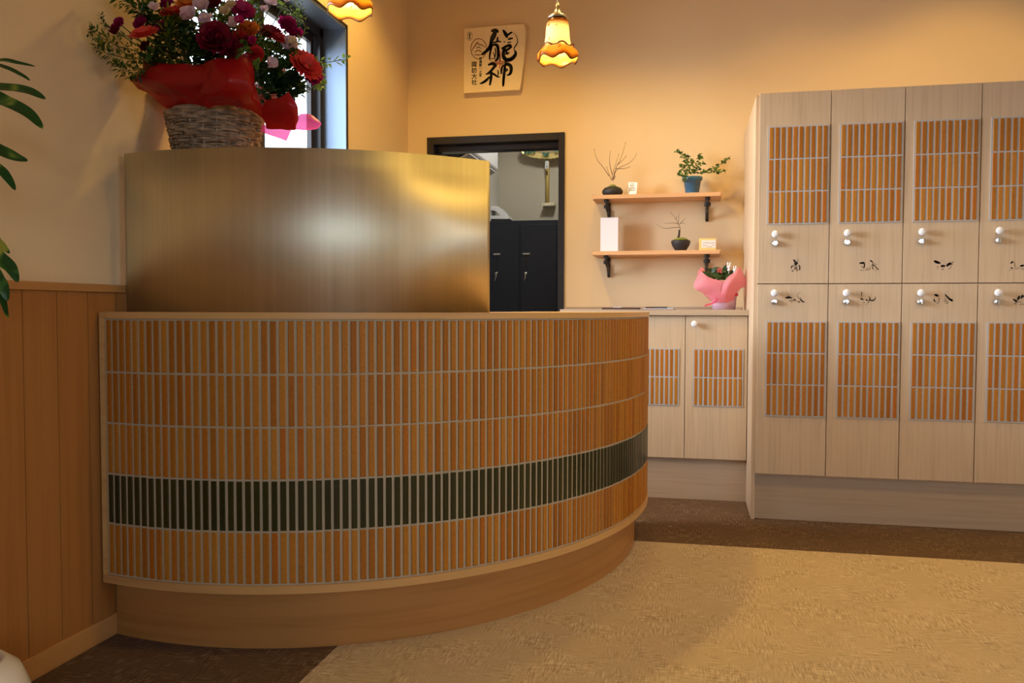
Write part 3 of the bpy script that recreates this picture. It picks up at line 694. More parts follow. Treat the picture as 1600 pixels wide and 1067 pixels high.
# yellow card
a, b = P(1092, 391, Y=4.68), P(1119.5, 372, Y=4.68)
yc = thing('price_card', 'yellow and white card standing by the bonsai bowl on the lower shelf', 'card', ((a.x+b.x)/2, 4.68, ZL))
obj('yellow_block', bx(a.x, b.x, 4.68, 4.70, ZL, b.z), M['yellow_card'], yc, bevel=.001)
p0, p1 = P(1096, 387, Y=4.679), P(1119, 375, Y=4.679)
lb = obj('white_label', bx(p0.x, p1.x-.002, 4.6788, 4.6798, p0.z, p1.z), mat('card_white', (.8, .8, .82), .6), yc); lb['label'] = 'white printed label'
bm = bmesh.new()
for k, seg in enumerate(([(1098, 379.3), (1104, 379)], [(1104.5, 378), (1106, 380)], [(1107, 379.6), (1117, 379.8)], [(1098, 383.2), (1103, 383)], [(1104, 385), (1112, 385.2)], [(1113, 383), (1116, 383.4)])):
    stroke(bm, [(seg[0][0], seg[0][1], .6), ((seg[0][0]+seg[1][0])/2, seg[0][1]+.3, .4), (seg[1][0], seg[1][1], .7)], lambda x, y: P(x, y, Y=4.6786), 3, .0002)
obj('lettering', bm, M['ink_grey'], yc)
# pink wrapped flower pot on the worktop
WTZ = .950
PY = 4.50
pb = P(1131, 484, Y=PY); pb.z = WTZ
gift = thing('wrapped_flower_pot', 'potted flowers wrapped in pink tissue with ribbon on the worktop by the lockers', 'flower pot', pb)
bm = bmesh.new(); lathe(bm, [(0, .001), (.058, .001), (.062, .05), (.066, .09), (.060, .09), (0, .086)], pb, 32); obj('pot', bm, thin('lilac_pink_film', (.80, .58, .72), .3, .3), gift, smooth=True)
s4 = lambda x, y: (1060+x/9.7, 390+y/9.7)
def PP(x, y, Y): return P(*s4(x, y), Y=Y)
bm = bmesh.new()
patch(bm, [[PP(525, 800, 4.455), PP(590, 800, 4.437), PP(650, 800, 4.435)], [PP(440, 690, 4.44), PP(560, 680, 4.42), PP(650, 690, 4.41)], [PP(265, 610, 4.43), PP(470, 560, 4.40), PP(650, 560, 4.40)], [PP(235, 500, 4.44), PP(430, 430, 4.40), PP(690, 490, 4.40)], [PP(340, 330, 4.44), PP(440, 400, 4.41), PP(530, 455, 4.40)]], 6, 5, .004, 1)
patch(bm, [[PP(640, 800, 4.436), PP(740, 795, 4.437), PP(835, 770, 4.46)], [PP(640, 680, 4.41), PP(750, 650, 4.40), PP(870, 660, 4.44)], [PP(680, 520, 4.40), PP(800, 500, 4.38), PP(940, 600, 4.43)], [PP(760, 400, 4.41), PP(880, 380, 4.40), PP(1080, 530, 4.44)], [PP(880, 330, 4.43), PP(930, 270, 4.43), PP(1030, 450, 4.45)]], 6, 5, .004, 5)
patch(bm, [[PP(480, 780, 4.52), PP(520, 780, 4.45)], [PP(300, 560, 4.53), PP(330, 560, 4.46)], [PP(290, 350, 4.54), PP(340, 330, 4.46)], [PP(360, 260, 4.56), PP(470, 400, 4.50)]], 6, 5, .003, 9)
patch(bm, [[PP(840, 780, 4.54), PP(835, 780, 4.47)], [PP(930, 600, 4.56), PP(920, 600, 4.47)], [PP(1000, 430, 4.57), PP(990, 450, 4.48)], [PP(940, 260, 4.58), PP(930, 300, 4.48)]], 6, 5, .003, 12)
patch(bm, [[PP(520, 770, 4.56), PP(700, 770, 4.57), PP(840, 770, 4.56)], [PP(330, 450, 4.60), PP(620, 480, 4.60), PP(980, 430, 4.60)]], 6, 5, .003, 15)
obj('wrapping_paper', bm, M['pale_pink_paper'], gift, smooth=True)['label'] = 'salmon pink tissue wrapping'
bm = bmesh.new()
patch(bm, [[pb+Vector((.071*math.cos(t), .071*math.sin(t)*1.02, h)) for t in [PI*2*k/16 for k in range(17)]] for h in (.071, .084)], 3, 2)
for pth in ([(580, 780), (500, 820), (420, 840), (395, 860)], [(590, 770), (560, 720), (575, 690), (605, 690), (600, 740), (580, 780)]):
    a_ = catmull([PP(x, y, 4.42) for x, y in pth], 5)
    for q0, q1 in zip(a_, a_[1:]): bm.faces.new([bm.verts.new(v_) for v_ in (q0+Vector((0, 0, .004)), q1+Vector((0, -.001, .004)), q1-Vector((0, 0, .004)), q0-Vector((0, 0, .004)))])
obj('ribbon', bm, thin('pink_ribbon', (.85, .08, .20), .35, .2), gift, smooth=True)['label'] = 'hot pink ribbon'
bm = bmesh.new(); random.seed(5)
for k in range(60):
    a_ = random.uniform(0, 2*PI); c_ = PP(625, 372, 4.49)+Vector((random.uniform(-.05, .05), random.uniform(-.05, .05), random.uniform(-.03, .012)))
    leaf(bm, c_, (math.cos(a_), math.sin(a_)*.4, .35+.3*random.random()), (0, -1, .6), random.uniform(.03, .05), random.uniform(.02, .032), .3, .1, 4)
obj('foliage', bm, M['leaf_dark'], gift)
bm = bmesh.new()
for k in range(26):
    c_ = PP(random.uniform(590, 740), random.uniform(295, 340), 4.47)
    for j in range(5):
        t = j*2*PI/5; leaf(bm, c_, (math.cos(t), -.3, math.sin(t)), (0, -1, .3), .008, .007, .1, 0, 2)
obj('blossoms', bm, thin('pink_petal', (.80, .22, .26), .5, .3), gift)['label'] = 'tiny pink blossoms'
for (x, y, s) in ((765, 260, 1.0), (855, 310, .92)):
    c_ = PP(x, y, 4.46); k = s*.0115; bm = bmesh.new()
    bmesh.ops.create_uvsphere(bm, u_segments=16, v_segments=12, radius=k*.9, matrix=Matrix.Translation(c_)@Matrix.Diagonal((1, .75, .85, 1)))
    for sx in (-1, 1): bmesh.ops.create_uvsphere(bm, u_segments=10, v_segments=8, radius=k*.35, matrix=Matrix.Translation(c_+Vector((sx*k*.5, 0, k*1.3)))@Matrix.Diagonal((1, .7, 2.2, 1)))
    bmesh.ops.create_uvsphere(bm, u_segments=12, v_segments=10, radius=k*.7, matrix=Matrix.Translation(c_+Vector((0, 0, -k*1.3)))@Matrix.Diagonal((1, .8, 1.1, 1)))
    tube(bm, [c_-Vector((0, 0, k*1.6)), c_-Vector((0, -.01, .06))], .0012, 5)
    pk = obj('rabbit_pick', bm, M['porcelain'], gift, smooth=True); pk['label'] = 'plain white rabbit shaped pick'
# folder and pens
a, b = P(941, 481, Y=4.45), P(999, 481, Y=4.45)
fo = thing('menu_folder', 'dark brown leather folder lying flat on the pale worktop', 'folder', ((a.x+b.x)/2, 4.5, WTZ))
obj('cover', bx(a.x, b.x, 4.42, 4.56, WTZ, WTZ+.010), M['leather'], fo, bevel=.002)
obj('paper', bx(a.x+.06, a.x+.10, 4.419, 4.55, WTZ+.0101, WTZ+.0125), M['white_paper'], fo)
a, b = P(1003, 481, Y=4.42), P(1058, 481, Y=4.42)
cb = thing('clipboard', 'thin clipboard with papers lying on the worktop beside the brown folder', 'clipboard', ((a.x+b.x)/2, 4.5, WTZ))
obj('board', bx(a.x, b.x-.01, 4.42, 4.60, WTZ, WTZ+.003), M['leather'], cb)
obj('paper', bx(a.x+.004, b.x-.02, 4.425, 4.59, WTZ+.0031, WTZ+.006), M['white_paper'], cb)
obj('clip', bx(b.x-.05, b.x-.015, 4.44, 4.47, WTZ+.0061, WTZ+.014), M['dull_metal'], cb, bevel=.002)['label'] = 'metal clip'
for k, (x0, x1, y0, y1, mm) in enumerate(((1020, 1046, 4.50, 4.47, 'ink'), (1008, 1030, 4.46, 4.52, 'leather'))):
    a, b = P(x0, 479, Y=y0), P(x1, 479, Y=y1); a.z = b.z = WTZ+.0105
    dd = (b-a).normalized(); bm = bmesh.new(); tube(bm, [a, a+dd*.008, b-dd*.01, b], [.0015, .0042, .0042, .003], 10)
    pn = obj('pen', bm, M[mm], None, smooth=True, loc=a); tag(pn, ['black pen lying on the clipboard papers', 'brown pen lying on the clipboard papers'][k], 'pen', 'pens on the clipboard')
# ------------------------------------------------------------------ wooden plaque
PY_ = YB-.034
plq = thing('wooden_plaque', 'pale wooden plaque with large black brush calligraphy on the back wall', 'plaque', P(772, 96, Y=YB))
S5 = lambda x, y: (715+x/8.208, 30+y/8.208)
front = [(85, 120), (200, 112), (400, 96), (600, 80), (848, 62), (864, 110), (866, 200), (858, 330), (853, 440), (845, 540), (832, 640), (820, 740), (808, 830), (796, 902), (600, 915), (350, 930), (80, 948), (80, 600), (83, 300)]
fv = [P(*S5(*p), Y=PY_) for p in front]; bm = bmesh.new()
A_ = [bm.verts.new(p) for p in fv]; B_ = [bm.verts.new(Vector((p.x, YB-.001, p.z))) for p in fv]
bm.faces.new(A_); bm.faces.new(B_[::-1])
for k in range(len(A_)): bm.faces.new((A_[k], B_[k], B_[(k+1) % len(A_)], A_[(k+1) % len(A_)]))
obj('board', bm, wood('pale_cypress', (.84, .66, .40), (.93, .77, .50), 'Z', 14), plq)
to = lambda x, y: P(*S5(x, y), Y=PY_-.0008)
big = [[(440, 150, 30), (475, 145, 52), (505, 155, 50), (520, 165, 20)], [(480, 165, 45), (470, 200, 60), (450, 240, 62), (432, 280, 42)],
 [(432, 280, 40), (425, 330, 42), (395, 385, 42), (350, 425, 36), (318, 450, 30)], [(410, 305, 12), (480, 295, 20), (530, 285, 20), (556, 290, 14)],
 [(440, 345, 26), (425, 400, 24), (413, 460, 20), (410, 518, 14)], [(435, 340, 20), (480, 325, 32), (512, 345, 40), (520, 400, 34), (520, 470, 34), (505, 520, 28), (475, 540, 10)],
 [(480, 370, 12), (488, 420, 16), (484, 480, 10)], [(455, 425, 8), (470, 460, 12), (480, 500, 8)], [(515, 235, 18), (510, 265, 24), (505, 290, 14)],
 [(588, 145, 26), (610, 180, 44), (628, 215, 42), (632, 235, 20)], [(625, 215, 20), (660, 190, 26), (694, 168, 20)], [(650, 258, 18), (675, 250, 26), (704, 245, 18)], [(598, 290, 16), (604, 294, 14)], [(640, 302, 12), (662, 298, 16), (686, 294, 12)],
 [(570, 375, 24), (620, 350, 34), (660, 335, 34), (685, 330, 18)], [(600, 375, 38), (588, 430, 42), (592, 485, 48), (625, 520, 50), (680, 515, 50), (725, 480, 46), (745, 440, 36), (738, 410, 24)],
 [(612, 405, 18), (650, 385, 28), (688, 352, 30)], [(615, 445, 18), (640, 438, 24), (660, 428, 16)], [(630, 385, 20), (625, 420, 24), (640, 450, 20)], [(710, 170, 4), (745, 205, 7), (768, 255, 9), (762, 310, 13), (730, 360, 13), (722, 385, 10), (735, 412, 14)],
 [(400, 585, 26), (440, 570, 40), (472, 580, 44), (488, 600, 30)], [(480, 600, 34), (440, 650, 34), (400, 690, 32), (365, 705, 16)], [(432, 680, 34), (430, 740, 36), (422, 800, 30), (414, 840, 24)], [(405, 745, 24), (365, 785, 34), (320, 815, 28), (288, 825, 14)],
 [(440, 690, 26), (480, 715, 28), (515, 740, 18), (540, 738, 12)], [(515, 655, 12), (522, 690, 18), (516, 725, 12)],
 [(575, 600, 22), (562, 650, 28), (560, 700, 18)], [(585, 600, 20), (630, 580, 36), (670, 590, 44), (688, 625, 42), (682, 680, 38), (662, 710, 30), (635, 718, 14)], [(580, 690, 12), (612, 670, 20), (640, 655, 14)], [(615, 550, 16), (605, 620, 30), (598, 700, 34), (590, 770, 34), (586, 830, 30), (584, 855, 22)], [(600, 640, 12), (630, 640, 16), (645, 645, 10)]]
gk = big[:4]; strokes('lettering', gk[:2], to, M['ink_grey'], plq, n=8)
strokes('lettering', gk[2:]+big[4:], to, M['ink'], plq, n=8)['label'] = 'large black brush characters'
text_mesh('small_lettering', '諏訪大社', .0335, P(*S5(213, 605), Y=PY_-.0012), M['ink'], plq, vertical=True)
text_mesh('small_lettering', '信濃國一之宮', .0185, P(*S5(293, 520), Y=PY_-.0012), M['ink_grey'], plq, vertical=True)
M['seal_red'] = mat('faded_red_seal', (.80, .30, .16), .7)
to2 = lambda x, y: P(*S5(x, y), Y=PY_-.0003)
strokes('red_seal', [[(430, 430, 8), (430, 540, 8), (640, 570, 8), (660, 555, 10)], [(440, 560, 12), (560, 545, 14), (655, 560, 12)], [(545, 410, 14), (545, 500, 18), (540, 630, 16)], [(470, 480, 10), (490, 540, 14)], [(500, 520, 14), (500, 610, 10)], [(580, 540, 16), (575, 620, 10)], [(500, 575, 14), (585, 575, 14)], [(430, 500, 12), (480, 510, 10)]], to2, M['seal_red'], plq, n=4)['label'] = 'faded red square seal'
M['brand_brown'] = mat('branded_brown', (.42, .19, .06), .7)
ring = [[(270+100*math.cos(t), 380+130*math.sin(t), 9) for t in [2*PI*k/18 for k in range(19)]], [(185, 400, 8), (215, 350, 12), (255, 300, 14), (275, 330, 10), (310, 330, 12), (350, 360, 8)], [(225, 420, 10), (265, 400, 14), (310, 420, 10)], [(215, 455, 8), (270, 460, 12), (320, 450, 8)], [(240, 370, 8), (270, 360, 12), (300, 375, 8)]]
strokes('brand_mark', ring, to2, M['brand_brown'], plq, n=4)['label'] = 'round brown branded crest'
strokes('small_seal', [[(128, 180, 4), (155, 165, 5), (185, 180, 4), (185, 250, 4), (155, 270, 5), (128, 250, 4), (128, 180, 4)], [(142, 190, 10), (170, 188, 10)], [(145, 212, 9), (168, 210, 9)], [(155, 195, 8), (156, 255, 8)], [(142, 240, 7), (170, 238, 7)]], to2, M['ink_grey'], plq, n=4)['label'] = 'small dark oval seal'
# ------------------------------------------------------------------ pendant lamps
m = M['shade'] = bpy.data.materials.new('amber_glass_shade'); m.use_nodes = True
n, l = nt(m); b = n['Principled BSDF']; b.inputs['Roughness'].default_value = .2
tc = n.new('ShaderNodeTexCoord'); vc = n.new('ShaderNodeVertexColor'); vc.layer_name = 'tone'
spots = ramp(m, noisen(m, tex(m, (1, 1, 1)), 26, 2, 1.2), [(.64, (1, 1, 1)), (.68, (.55, .16, .02)), (.73, (.16, .18, .03))])
col = mix(m, vc.outputs[0], spots, 1.0, 'MULTIPLY'); l.new(col, b.inputs['Base Color'])
t = n.new('ShaderNodeBsdfTranslucent'); l.new(col, t.inputs[0]); x = n.new('ShaderNodeMixShader'); x.inputs[0].default_value = .72
l.new(b.outputs[0], x.inputs[1]); l.new(t.outputs[0], x.inputs[2]); l.new(x.outputs[0], n['Material Output'].inputs[0])
M['bulb'] = mat('lit_bulb', (1, .9, .7), .3, emis=(1.0, .72, .38), es=35)
M['silver'] = mat('old_silver', (.62, .58, .50), .3, metal=1)
def pendant(c, label):
    """c: point at the lower rim centre"""
    t = thing('pendant_lamp', label, 'lamp', (c.x, c.y, c.z), 'amber glass pendant lamps')
    bm = bmesh.new(); lay = bm.loops.layers.color.new('tone'); seg = 72
    prof = [(.026, .185), (.040, .180), (.046, .165), (.049, .140), (.051, .110), (.054, .085), (.060, .065), (.070, .052), (.080, .042), (.086, .030), (.087, .016), (.085, .004)]
    tone = {}
    rings = []
    for j, (r, h) in enumerate(prof):
        k = max(0, (j-5)/(len(prof)-6)); rg = []
        for i in range(seg):
            a = 2*PI*i/seg; ruf = math.cos(6*a+.5)
            rr_ = r*(1+.055*k*ruf); hh = h+.0085*k*k*ruf
            v_ = bm.verts.new(c+Vector((math.cos(a)*rr_, math.sin(a)*rr_, hh))); rg.append(v_)
            am = (1, .80, .36); wh = (1, .95, .80); br = (.20, .07, .022)
            if j <= 1: cc = br
            elif j == 2: cc = tuple(.5*u+.5*w for u, w in zip(am, br))
            elif j <= 6: cc = wh
            elif j == 7: cc = tuple(.5*u+.5*w for u, w in zip(am, wh))
            elif j <= 9: cc = am
            elif j == 10: cc = tuple(.55*u+.45*w for u, w in zip(am, br))
            else: cc = br
            tone[v_] = cc
        rings.append(rg)
    for a, b in zip(rings, rings[1:]):
        for i in range(seg): bm.faces.new((a[i], a[(i+1) % seg], b[(i+1) % seg], b[i]))
    for f in bm.faces:
        for lp in f.loops: lp[lay] = (*tone[lp.vert], 1)
    sh = obj('lamp_shade', bm, M['shade'], t, smooth=True); so = sh.modifiers.new('s', 'SOLIDIFY'); so.thickness = .0022
    # folded brown frill where the skirt joins the bell
    bm = bmesh.new(); ringp = []
    for i in range(97):
        a = 2*PI*i/96; ringp.append(c+Vector((math.cos(a)*(.066+.003*math.cos(6*a)), math.sin(a)*(.066+.003*math.cos(6*a)), .062+.006*math.cos(6*a+.5))))
    tube(bm, ringp, .0036, 6, False); obj('frill', bm, mat('brown_glass_edge', (.13, .045, .015), .2), t, smooth=True)['label'] = 'wavy brown glass edge'
    bm = bmesh.new(); lathe(bm, [(0, .250), (.004, .250), (.007, .240), (.011, .236), (.009, .226), (.014, .215), (.018, .205), (.028, .198), (.040, .192), (.043, .184), (.040, .181), (.026, .183), (0, .184)], c, 28)
    obj('lamp_cap', bm, M['silver'], t, smooth=True)['label'] = 'silver metal cap'
    bm = bmesh.new(); z = c.z+.250; k = 0
    while z < ZC-.03:
        cc = Vector((c.x, c.y, z+.008)); ax = Vector((1, 0, 0)) if k % 2 else Vector((0, 1, 0))
        tube(bm, [cc+ax*math.cos(a)*.0045+Vector((0, 0, math.sin(a)*.009)) for a in [2*PI*i/10 for i in range(11)]], .0012, 5, False); z += .0142; k += 1
    obj('chain', bm, M['silver'], t)
    bm = bmesh.new(); lathe(bm, [(.0, 0), (.04, 0), (.045, -.02), (.006, -.03), (0, -.03)], (c.x, c.y, ZC), 24); obj('ceiling_rose', bm, M['silver'], t, smooth=True)
    bm = bmesh.new(); tube(bm, [c+Vector((0, 0, .185)), c+Vector((0, 0, .150))], .014, 14); obj('socket', bm, M['dull_metal'], t)
    bm = bmesh.new(); lathe(bm, [(0, .075), (.014, .079), (.021, .092), (.022, .105), (.017, .122), (.011, .14), (.010, .150)], c, 20); obj('bulb', bm, M['bulb'], t, smooth=True)
    l_ = bpy.data.lights.new('bulb_light', 'POINT'); l_.energy = 9.0; l_.color = (1, .62, .26); l_.shadow_soft_size = .02
    lo_ = bpy.data.objects.new('bulb_light', l_); lo_.parent = t; lo_.location = (0, 0, .062); C.objects.link(lo_)
    return t
pc = P(871, 97, Y=3.60); pendant(Vector((pc.x, pc.y, pc.z)), 'amber ruffled glass pendant lamp hanging beside the wooden plaque')
pc = P(547, 22, Y=3.05); pendant(Vector((pc.x, pc.y, pc.z)), 'amber ruffled glass pendant lamp hanging nearer, in front of the window corner')
# ------------------------------------------------------------------ back room
CY = 7.0
a = P(722, 343, Y=CY); zt = P(850, 343.5, Y=CY).z
wd = (P(865, 400, Y=CY).x-P(815, 400, Y=CY).x)
x815 = P(814, 400, Y=CY).x; cw = P(872, 400, Y=CY).x-x815+.004
cab = thing('steel_cabinet', 'dark navy steel cabinet with narrow doors seen through the doorway', 'cabinet', (x815, CY, 0))
bm = bmesh.new(); box(bm, -1.685, x815+cw*2.2, CY+.014, CY+.38, .03, zt); box(bm, -1.66, x815+cw*2.1, CY+.03, CY+.36, 0, .03); obj('body', bm, M['navy_steel'], cab, bevel=.002)
edges = [x815-cw*1.0-.0, x815-.008, x815+cw-.012, x815+cw*2]
for i, (xa, xb) in enumerate(((-1.68, x815-.018), (x815, x815+cw-.02), (x815+cw, x815+cw*2))):
    dr = obj('door', bx(xa, xb, CY, CY+.0138, .06, zt-.035), M['navy_steel'], cab, bevel=.003)
    hx = xa+.012 if i else xa-.0+.03
    hz = P(820, 396.5, Y=CY).z
    obj('handle', bx(hx+.004, hx+.066, CY-.012, CY, hz-.008, hz+.006), M['chrome'], dr, bevel=.002)['label'] = 'short chrome handle'
    obj('slot', bx(hx+.022, hx+.040, CY-.003, CY, hz-.125, hz-.03), M['iron'], dr)
    bm = bmesh.new(); lathe(bm, [(0, 0), (.014, 0), (.014, .01), (0, .011)], (hx+.030, CY, hz-.165), 16, (0, -1, 0)); tube(bm, [(hx+.030, CY-.012, hz-.165), (hx+.028, CY-.018, hz-.20), (hx+.022, CY-.016, hz-.225)], .005, 6)
    obj('key_lock', bm, M['chrome'], dr, smooth=True)['label'] = 'chrome lock with a key'
# white moulded object on the cabinet
S6 = lambda x, y: (670+x/7.273, 220+y/7.273)
ca = P(775, 343, Y=7.15); ca.z = zt
wo = thing('plastic_device', 'white moulded plastic device lying on the dark steel cabinet', 'device', ca)
prof = [(700, 745), (770, 742), (800, 752), (850, 800), (890, 850), (918, 885), (900, 889), (840, 889), (700, 888), (700, 852), (812, 850), (780, 815), (740, 790), (700, 785)]
bm = bmesh.new()
A_ = [bm.verts.new(P(*S6(*p), Y=7.08)) for p in prof]; B_ = [bm.verts.new(P(*S6(*p), Y=7.08)+Vector((0, .16, 0))) for p in prof]
for v_ in A_+B_: v_.co.z = max(v_.co.z, zt+.0005)
bm.faces.new(A_); bm.faces.new(B_[::-1])
for k in range(len(A_)): bm.faces.new((A_[k], B_[k], B_[(k+1) % len(A_)], A_[(k+1) % len(A_)]))
obj('casing', bm, M['white_plastic'], wo, bevel=.003)
# festive rake ornament
RY = 7.33
orn = thing('rake_ornament', 'gilded fan ornament with green leaves on a bamboo handle on the far wall', 'ornament', P(855, 320, Y=RY))
gold = mat('gold_foil', (.95, .78, .32), .3, metal=.35)
bm = bmesh.new(); cpt = P(*S6(1330, 40), Y=RY)
ringo = []
for i in range(40):
    a = -PI*1.15+PI*1.3*i/39
    ringo.append(P(*S6(1330+290*math.cos(a)*(1+.02*math.cos(12*a)), 95-105*math.sin(a)*(1+.05*(i % 2))), Y=RY-.05))
inner = [P(*S6(1330+150*math.cos(-PI*1.15+PI*1.3*i/39), 75-38*math.sin(-PI*1.15+PI*1.3*i/39)), Y=RY-.02) for i in range(40)]
o1 = [bm.verts.new(p) for p in ringo]; i1 = [bm.verts.new(p) for p in inner]; o2 = [bm.verts.new(p+Vector((0, .015, 0))) for p in ringo]; i2 = [bm.verts.new(p+Vector((0, .015, 0))) for p in inner]
for k in range(39):
    bm.faces.new((o1[k], o1[k+1], i1[k+1], i1[k])); bm.faces.new((o2[k+1], o2[k], i2[k], i2[k+1])); bm.faces.new((o1[k+1], o1[k], o2[k], o2[k+1]))
obj('fan', bm, gold, orn)
bm = bmesh.new(); lathe(bm, [(0, 0), (.16, 0), (.17, .012), (.12, .03), (0, .04)], P(*S6(1330, 20), Y=RY), 24, (0, -1, 0)); obj('centre', bm, mat('straw', (.45, .36, .22), .8), orn)
bm = bmesh.new()
for (x, y) in ((1330, 150), (1180, 120), (1465, 110), (1120, 130)):
    for k in range(8):
        a = PI*k/7*1.0+PI; leaf(bm, P(*S6(x, y-6), Y=RY-.07), (math.cos(a), -.1, math.sin(a)*(.6 if y < 140 else .8)+.25), (0, -1, 0), .036, .011, 0, .1, 3)
obj('leaves', bm, thin('pine_green', (.03, .16, .10), .4, .1), orn)
p0, p1 = P(*S6(1350, 235), Y=RY), P(*S6(1350, 702), Y=RY)
bm = bmesh.new(); tube(bm, [p1, (p0+p1)/2, p0], .016, 12); obj('handle', bm, mat('bamboo', (.48, .35, .10), .45), orn, smooth=True)
p2, p3 = P(*S6(1322, 318), Y=RY-.02), P(*S6(1362, 225), Y=RY-.02)
obj('paper_label', bx(p2.x, p3.x, RY-.020, RY-.0165, p2.z, p3.z), M['white_plastic'], orn)
strokes('lettering', [[(1338, 265, 6), (1345, 262, 6)], [(1342, 285, 8), (1343, 300, 8)], [(1342, 345, 12), (1343, 385, 14)]], lambda x, y: P(*S6(x, y), Y=RY-.021), M['ink'], orn, n=3)
p2, p3 = P(*S6(1288, 742), Y=RY-.03), P(*S6(1425, 702), Y=RY-.03)
hk = obj('wall_bracket', bx(p2.x, p3.x, RY-.04, 7.399, p2.z, p3.z), mat('cream_paint', (.75, .68, .50), .5), orn, bevel=.003)
for x in (1305, 1398):
    bm = bmesh.new(); lathe(bm, [(0, 0), (.005, 0), (.004, .003), (0, .003)], P(*S6(x, 718), Y=RY-.04), 8, (0, -1, 0))
    obj('screw', bm, M['dull_metal'], hk)
# air conditioner on the back room's left wall
ac = thing('air_conditioner', 'white wall air conditioner with open flap, high in the back room', 'air conditioner', (-1.56, 6.2, 2.0))
obj('housing', bx(-1.688, -1.48, 5.55, 6.45, 2.02, 2.28), M['white_plastic'], ac, bevel=.02)
bm = bmesh.new()
v = [Vector(p) for p in ((-1.49, 5.6, 2.015), (-1.49, 6.4, 2.015), (-1.60, 6.4, 1.96), (-1.60, 5.6, 1.96))]
f0 = [bm.verts.new(p) for p in v]; f1 = [bm.verts.new(p+Vector((0, 0, -.008))) for p in v]; bm.faces.new(f0); bm.faces.new(f1[::-1])
for k in range(4): bm.faces.new((f0[k], f0[(k+1) % 4], f1[(k+1) % 4], f1[k]))
obj('flap', bm, M['white_plastic'], ac)
obj('grille', bx(-1.66, -1.50, 5.62, 6.38, 2.008, 2.0195), M['navy_steel'], ac)
# ------------------------------------------------------------------ flower basket
BC = Vector((-1.445, 2.385, 1.3725)); random.seed(21)
arr = thing('flower_basket', 'wicker basket of red and lilac flowers in red tissue behind the brass screen', 'flower basket', BC)
bm = bmesh.new(); HB = .168; NS = 22
def brad(h): return .108+.032*(h/HB)**.9
for k in range(15):
    h = .006+HB*k/14.0*.96; thick = random.uniform(.0042, .0068) if k < 13 else .0075
    for ph in (0, PI):
        pts = []
        for i in range(97):
            a = 2*PI*i/96; r = brad(h)+.0048*math.sin(NS/2*a+ph+(k % 2)*PI)+random.uniform(-.0007, .0007)
            pts.append(BC+Vector((math.cos(a)*r, math.sin(a)*r, h+.0028*math.sin(3*a+k*1.7)+(.0030 if ph else -.0030)+random.uniform(-.0008, .0008))))
        pts[-1] = pts[0]; tube(bm, pts, thick*.80, 6, False)
for i in range(NS):
    a = 2*PI*(i+.5)/NS; tube(bm, [BC+Vector((math.cos(a)*brad(h), math.sin(a)*brad(h), h)) for h in (0, .06, .12, .172)], .0036, 6)
lathe(bm, [(0, .004), (.104, .004), (.136, .165)], BC, 40)
obj('basket', bm, M['wicker'], arr, smooth=True)
q1 = lambda x, y: (90+x/3.404, y/3.404)
def PB(x, y, Y): return P(*q1(x, y), Y=Y)
bm = bmesh.new()
patch(bm, [[PB(590, 590, 2.30), PB(660, 572, 2.262), PB(740, 566, 2.245), PB(800, 570, 2.24)],
           [PB(470, 500, 2.26), PB(600, 490, 2.22), PB(720, 490, 2.20), PB(800, 500, 2.195)],
           [PB(330, 425, 2.26), PB(470, 430, 2.18), PB(640, 420, 2.17), PB(780, 430, 2.165)],
           [PB(440, 395, 2.23), PB(500, 350, 2.19), PB(640, 350, 2.18), PB(770, 370, 2.175)],
           [PB(458, 305, 2.25), PB(520, 325, 2.22), PB(640, 338, 2.21), PB(760, 345, 2.20)]], 12, 9, .009, 2)
patch(bm, [[PB(790, 572, 2.24), PB(900, 568, 2.245), PB(1010, 590, 2.27), PB(1090, 630, 2.31)],
           [PB(790, 500, 2.18), PB(900, 490, 2.17), PB(1010, 500, 2.20), PB(1080, 545, 2.27)],
           [PB(770, 420, 2.16), PB(890, 410, 2.15), PB(1000, 410, 2.18), PB(1062, 470, 2.25)],
           [PB(750, 345, 2.18), PB(850, 310, 2.18), PB(960, 295, 2.20), PB(1022, 285, 2.22)]], 12, 9, .009, 6)
patch(bm, [[PB(1060, 600, 2.30), PB(1090, 640, 2.31), PB(1110, 680, 2.33)], [PB(1100, 545, 2.27), PB(1170, 600, 2.28), PB(1200, 685, 2.32)], [PB(1170, 525, 2.26), PB(1250, 570, 2.27), PB(1262, 695, 2.31)], [PB(1240, 490, 2.27), PB(1283, 560, 2.28), PB(1272, 680, 2.32)]], 10, 8, .008, 11)
# back of the wrap, round the far side of the basket
back = []
for h, r, w_ in ((.160, .140, 0), (.21, .165, .006), (.26, .20, .018), (.30, .215, .03)):
    back.append([BC+Vector((max(-.185, math.cos(a)*r), math.sin(a)*r, h+w_*math.sin(5*a))) for a in [PI*(.0+k/9.0) for k in range(10)]])
patch(bm, back, 4, 4, .006, 20)
obj('wrapping_paper', bm, M['red_paper'], arr, smooth=True)['label'] = 'red tissue wrapping'
bm = bmesh.new()
patch(bm, [[PB(1080, 700, 2.36), PB(1150, 725, 2.36), PB(1215, 750, 2.37)], [PB(1090, 660, 2.37), PB(1170, 680, 2.37), PB(1245, 690, 2.38)]], 5, 4, .003, 3)
patch(bm, [[PB(1260, 690, 2.37), PB(1330, 695, 2.37), PB(1378, 688, 2.38)], [PB(1265, 650, 2.37), PB(1340, 640, 2.37), PB(1403, 660, 2.38)], [PB(1290, 605, 2.39), PB(1340, 605, 2.40), PB(1380, 630, 2.40)]], 5, 4, .003, 8)
obj('pink_wrapping', bm, M['pink_paper'], arr, smooth=True)['label'] = 'hot pink tissue under the red'
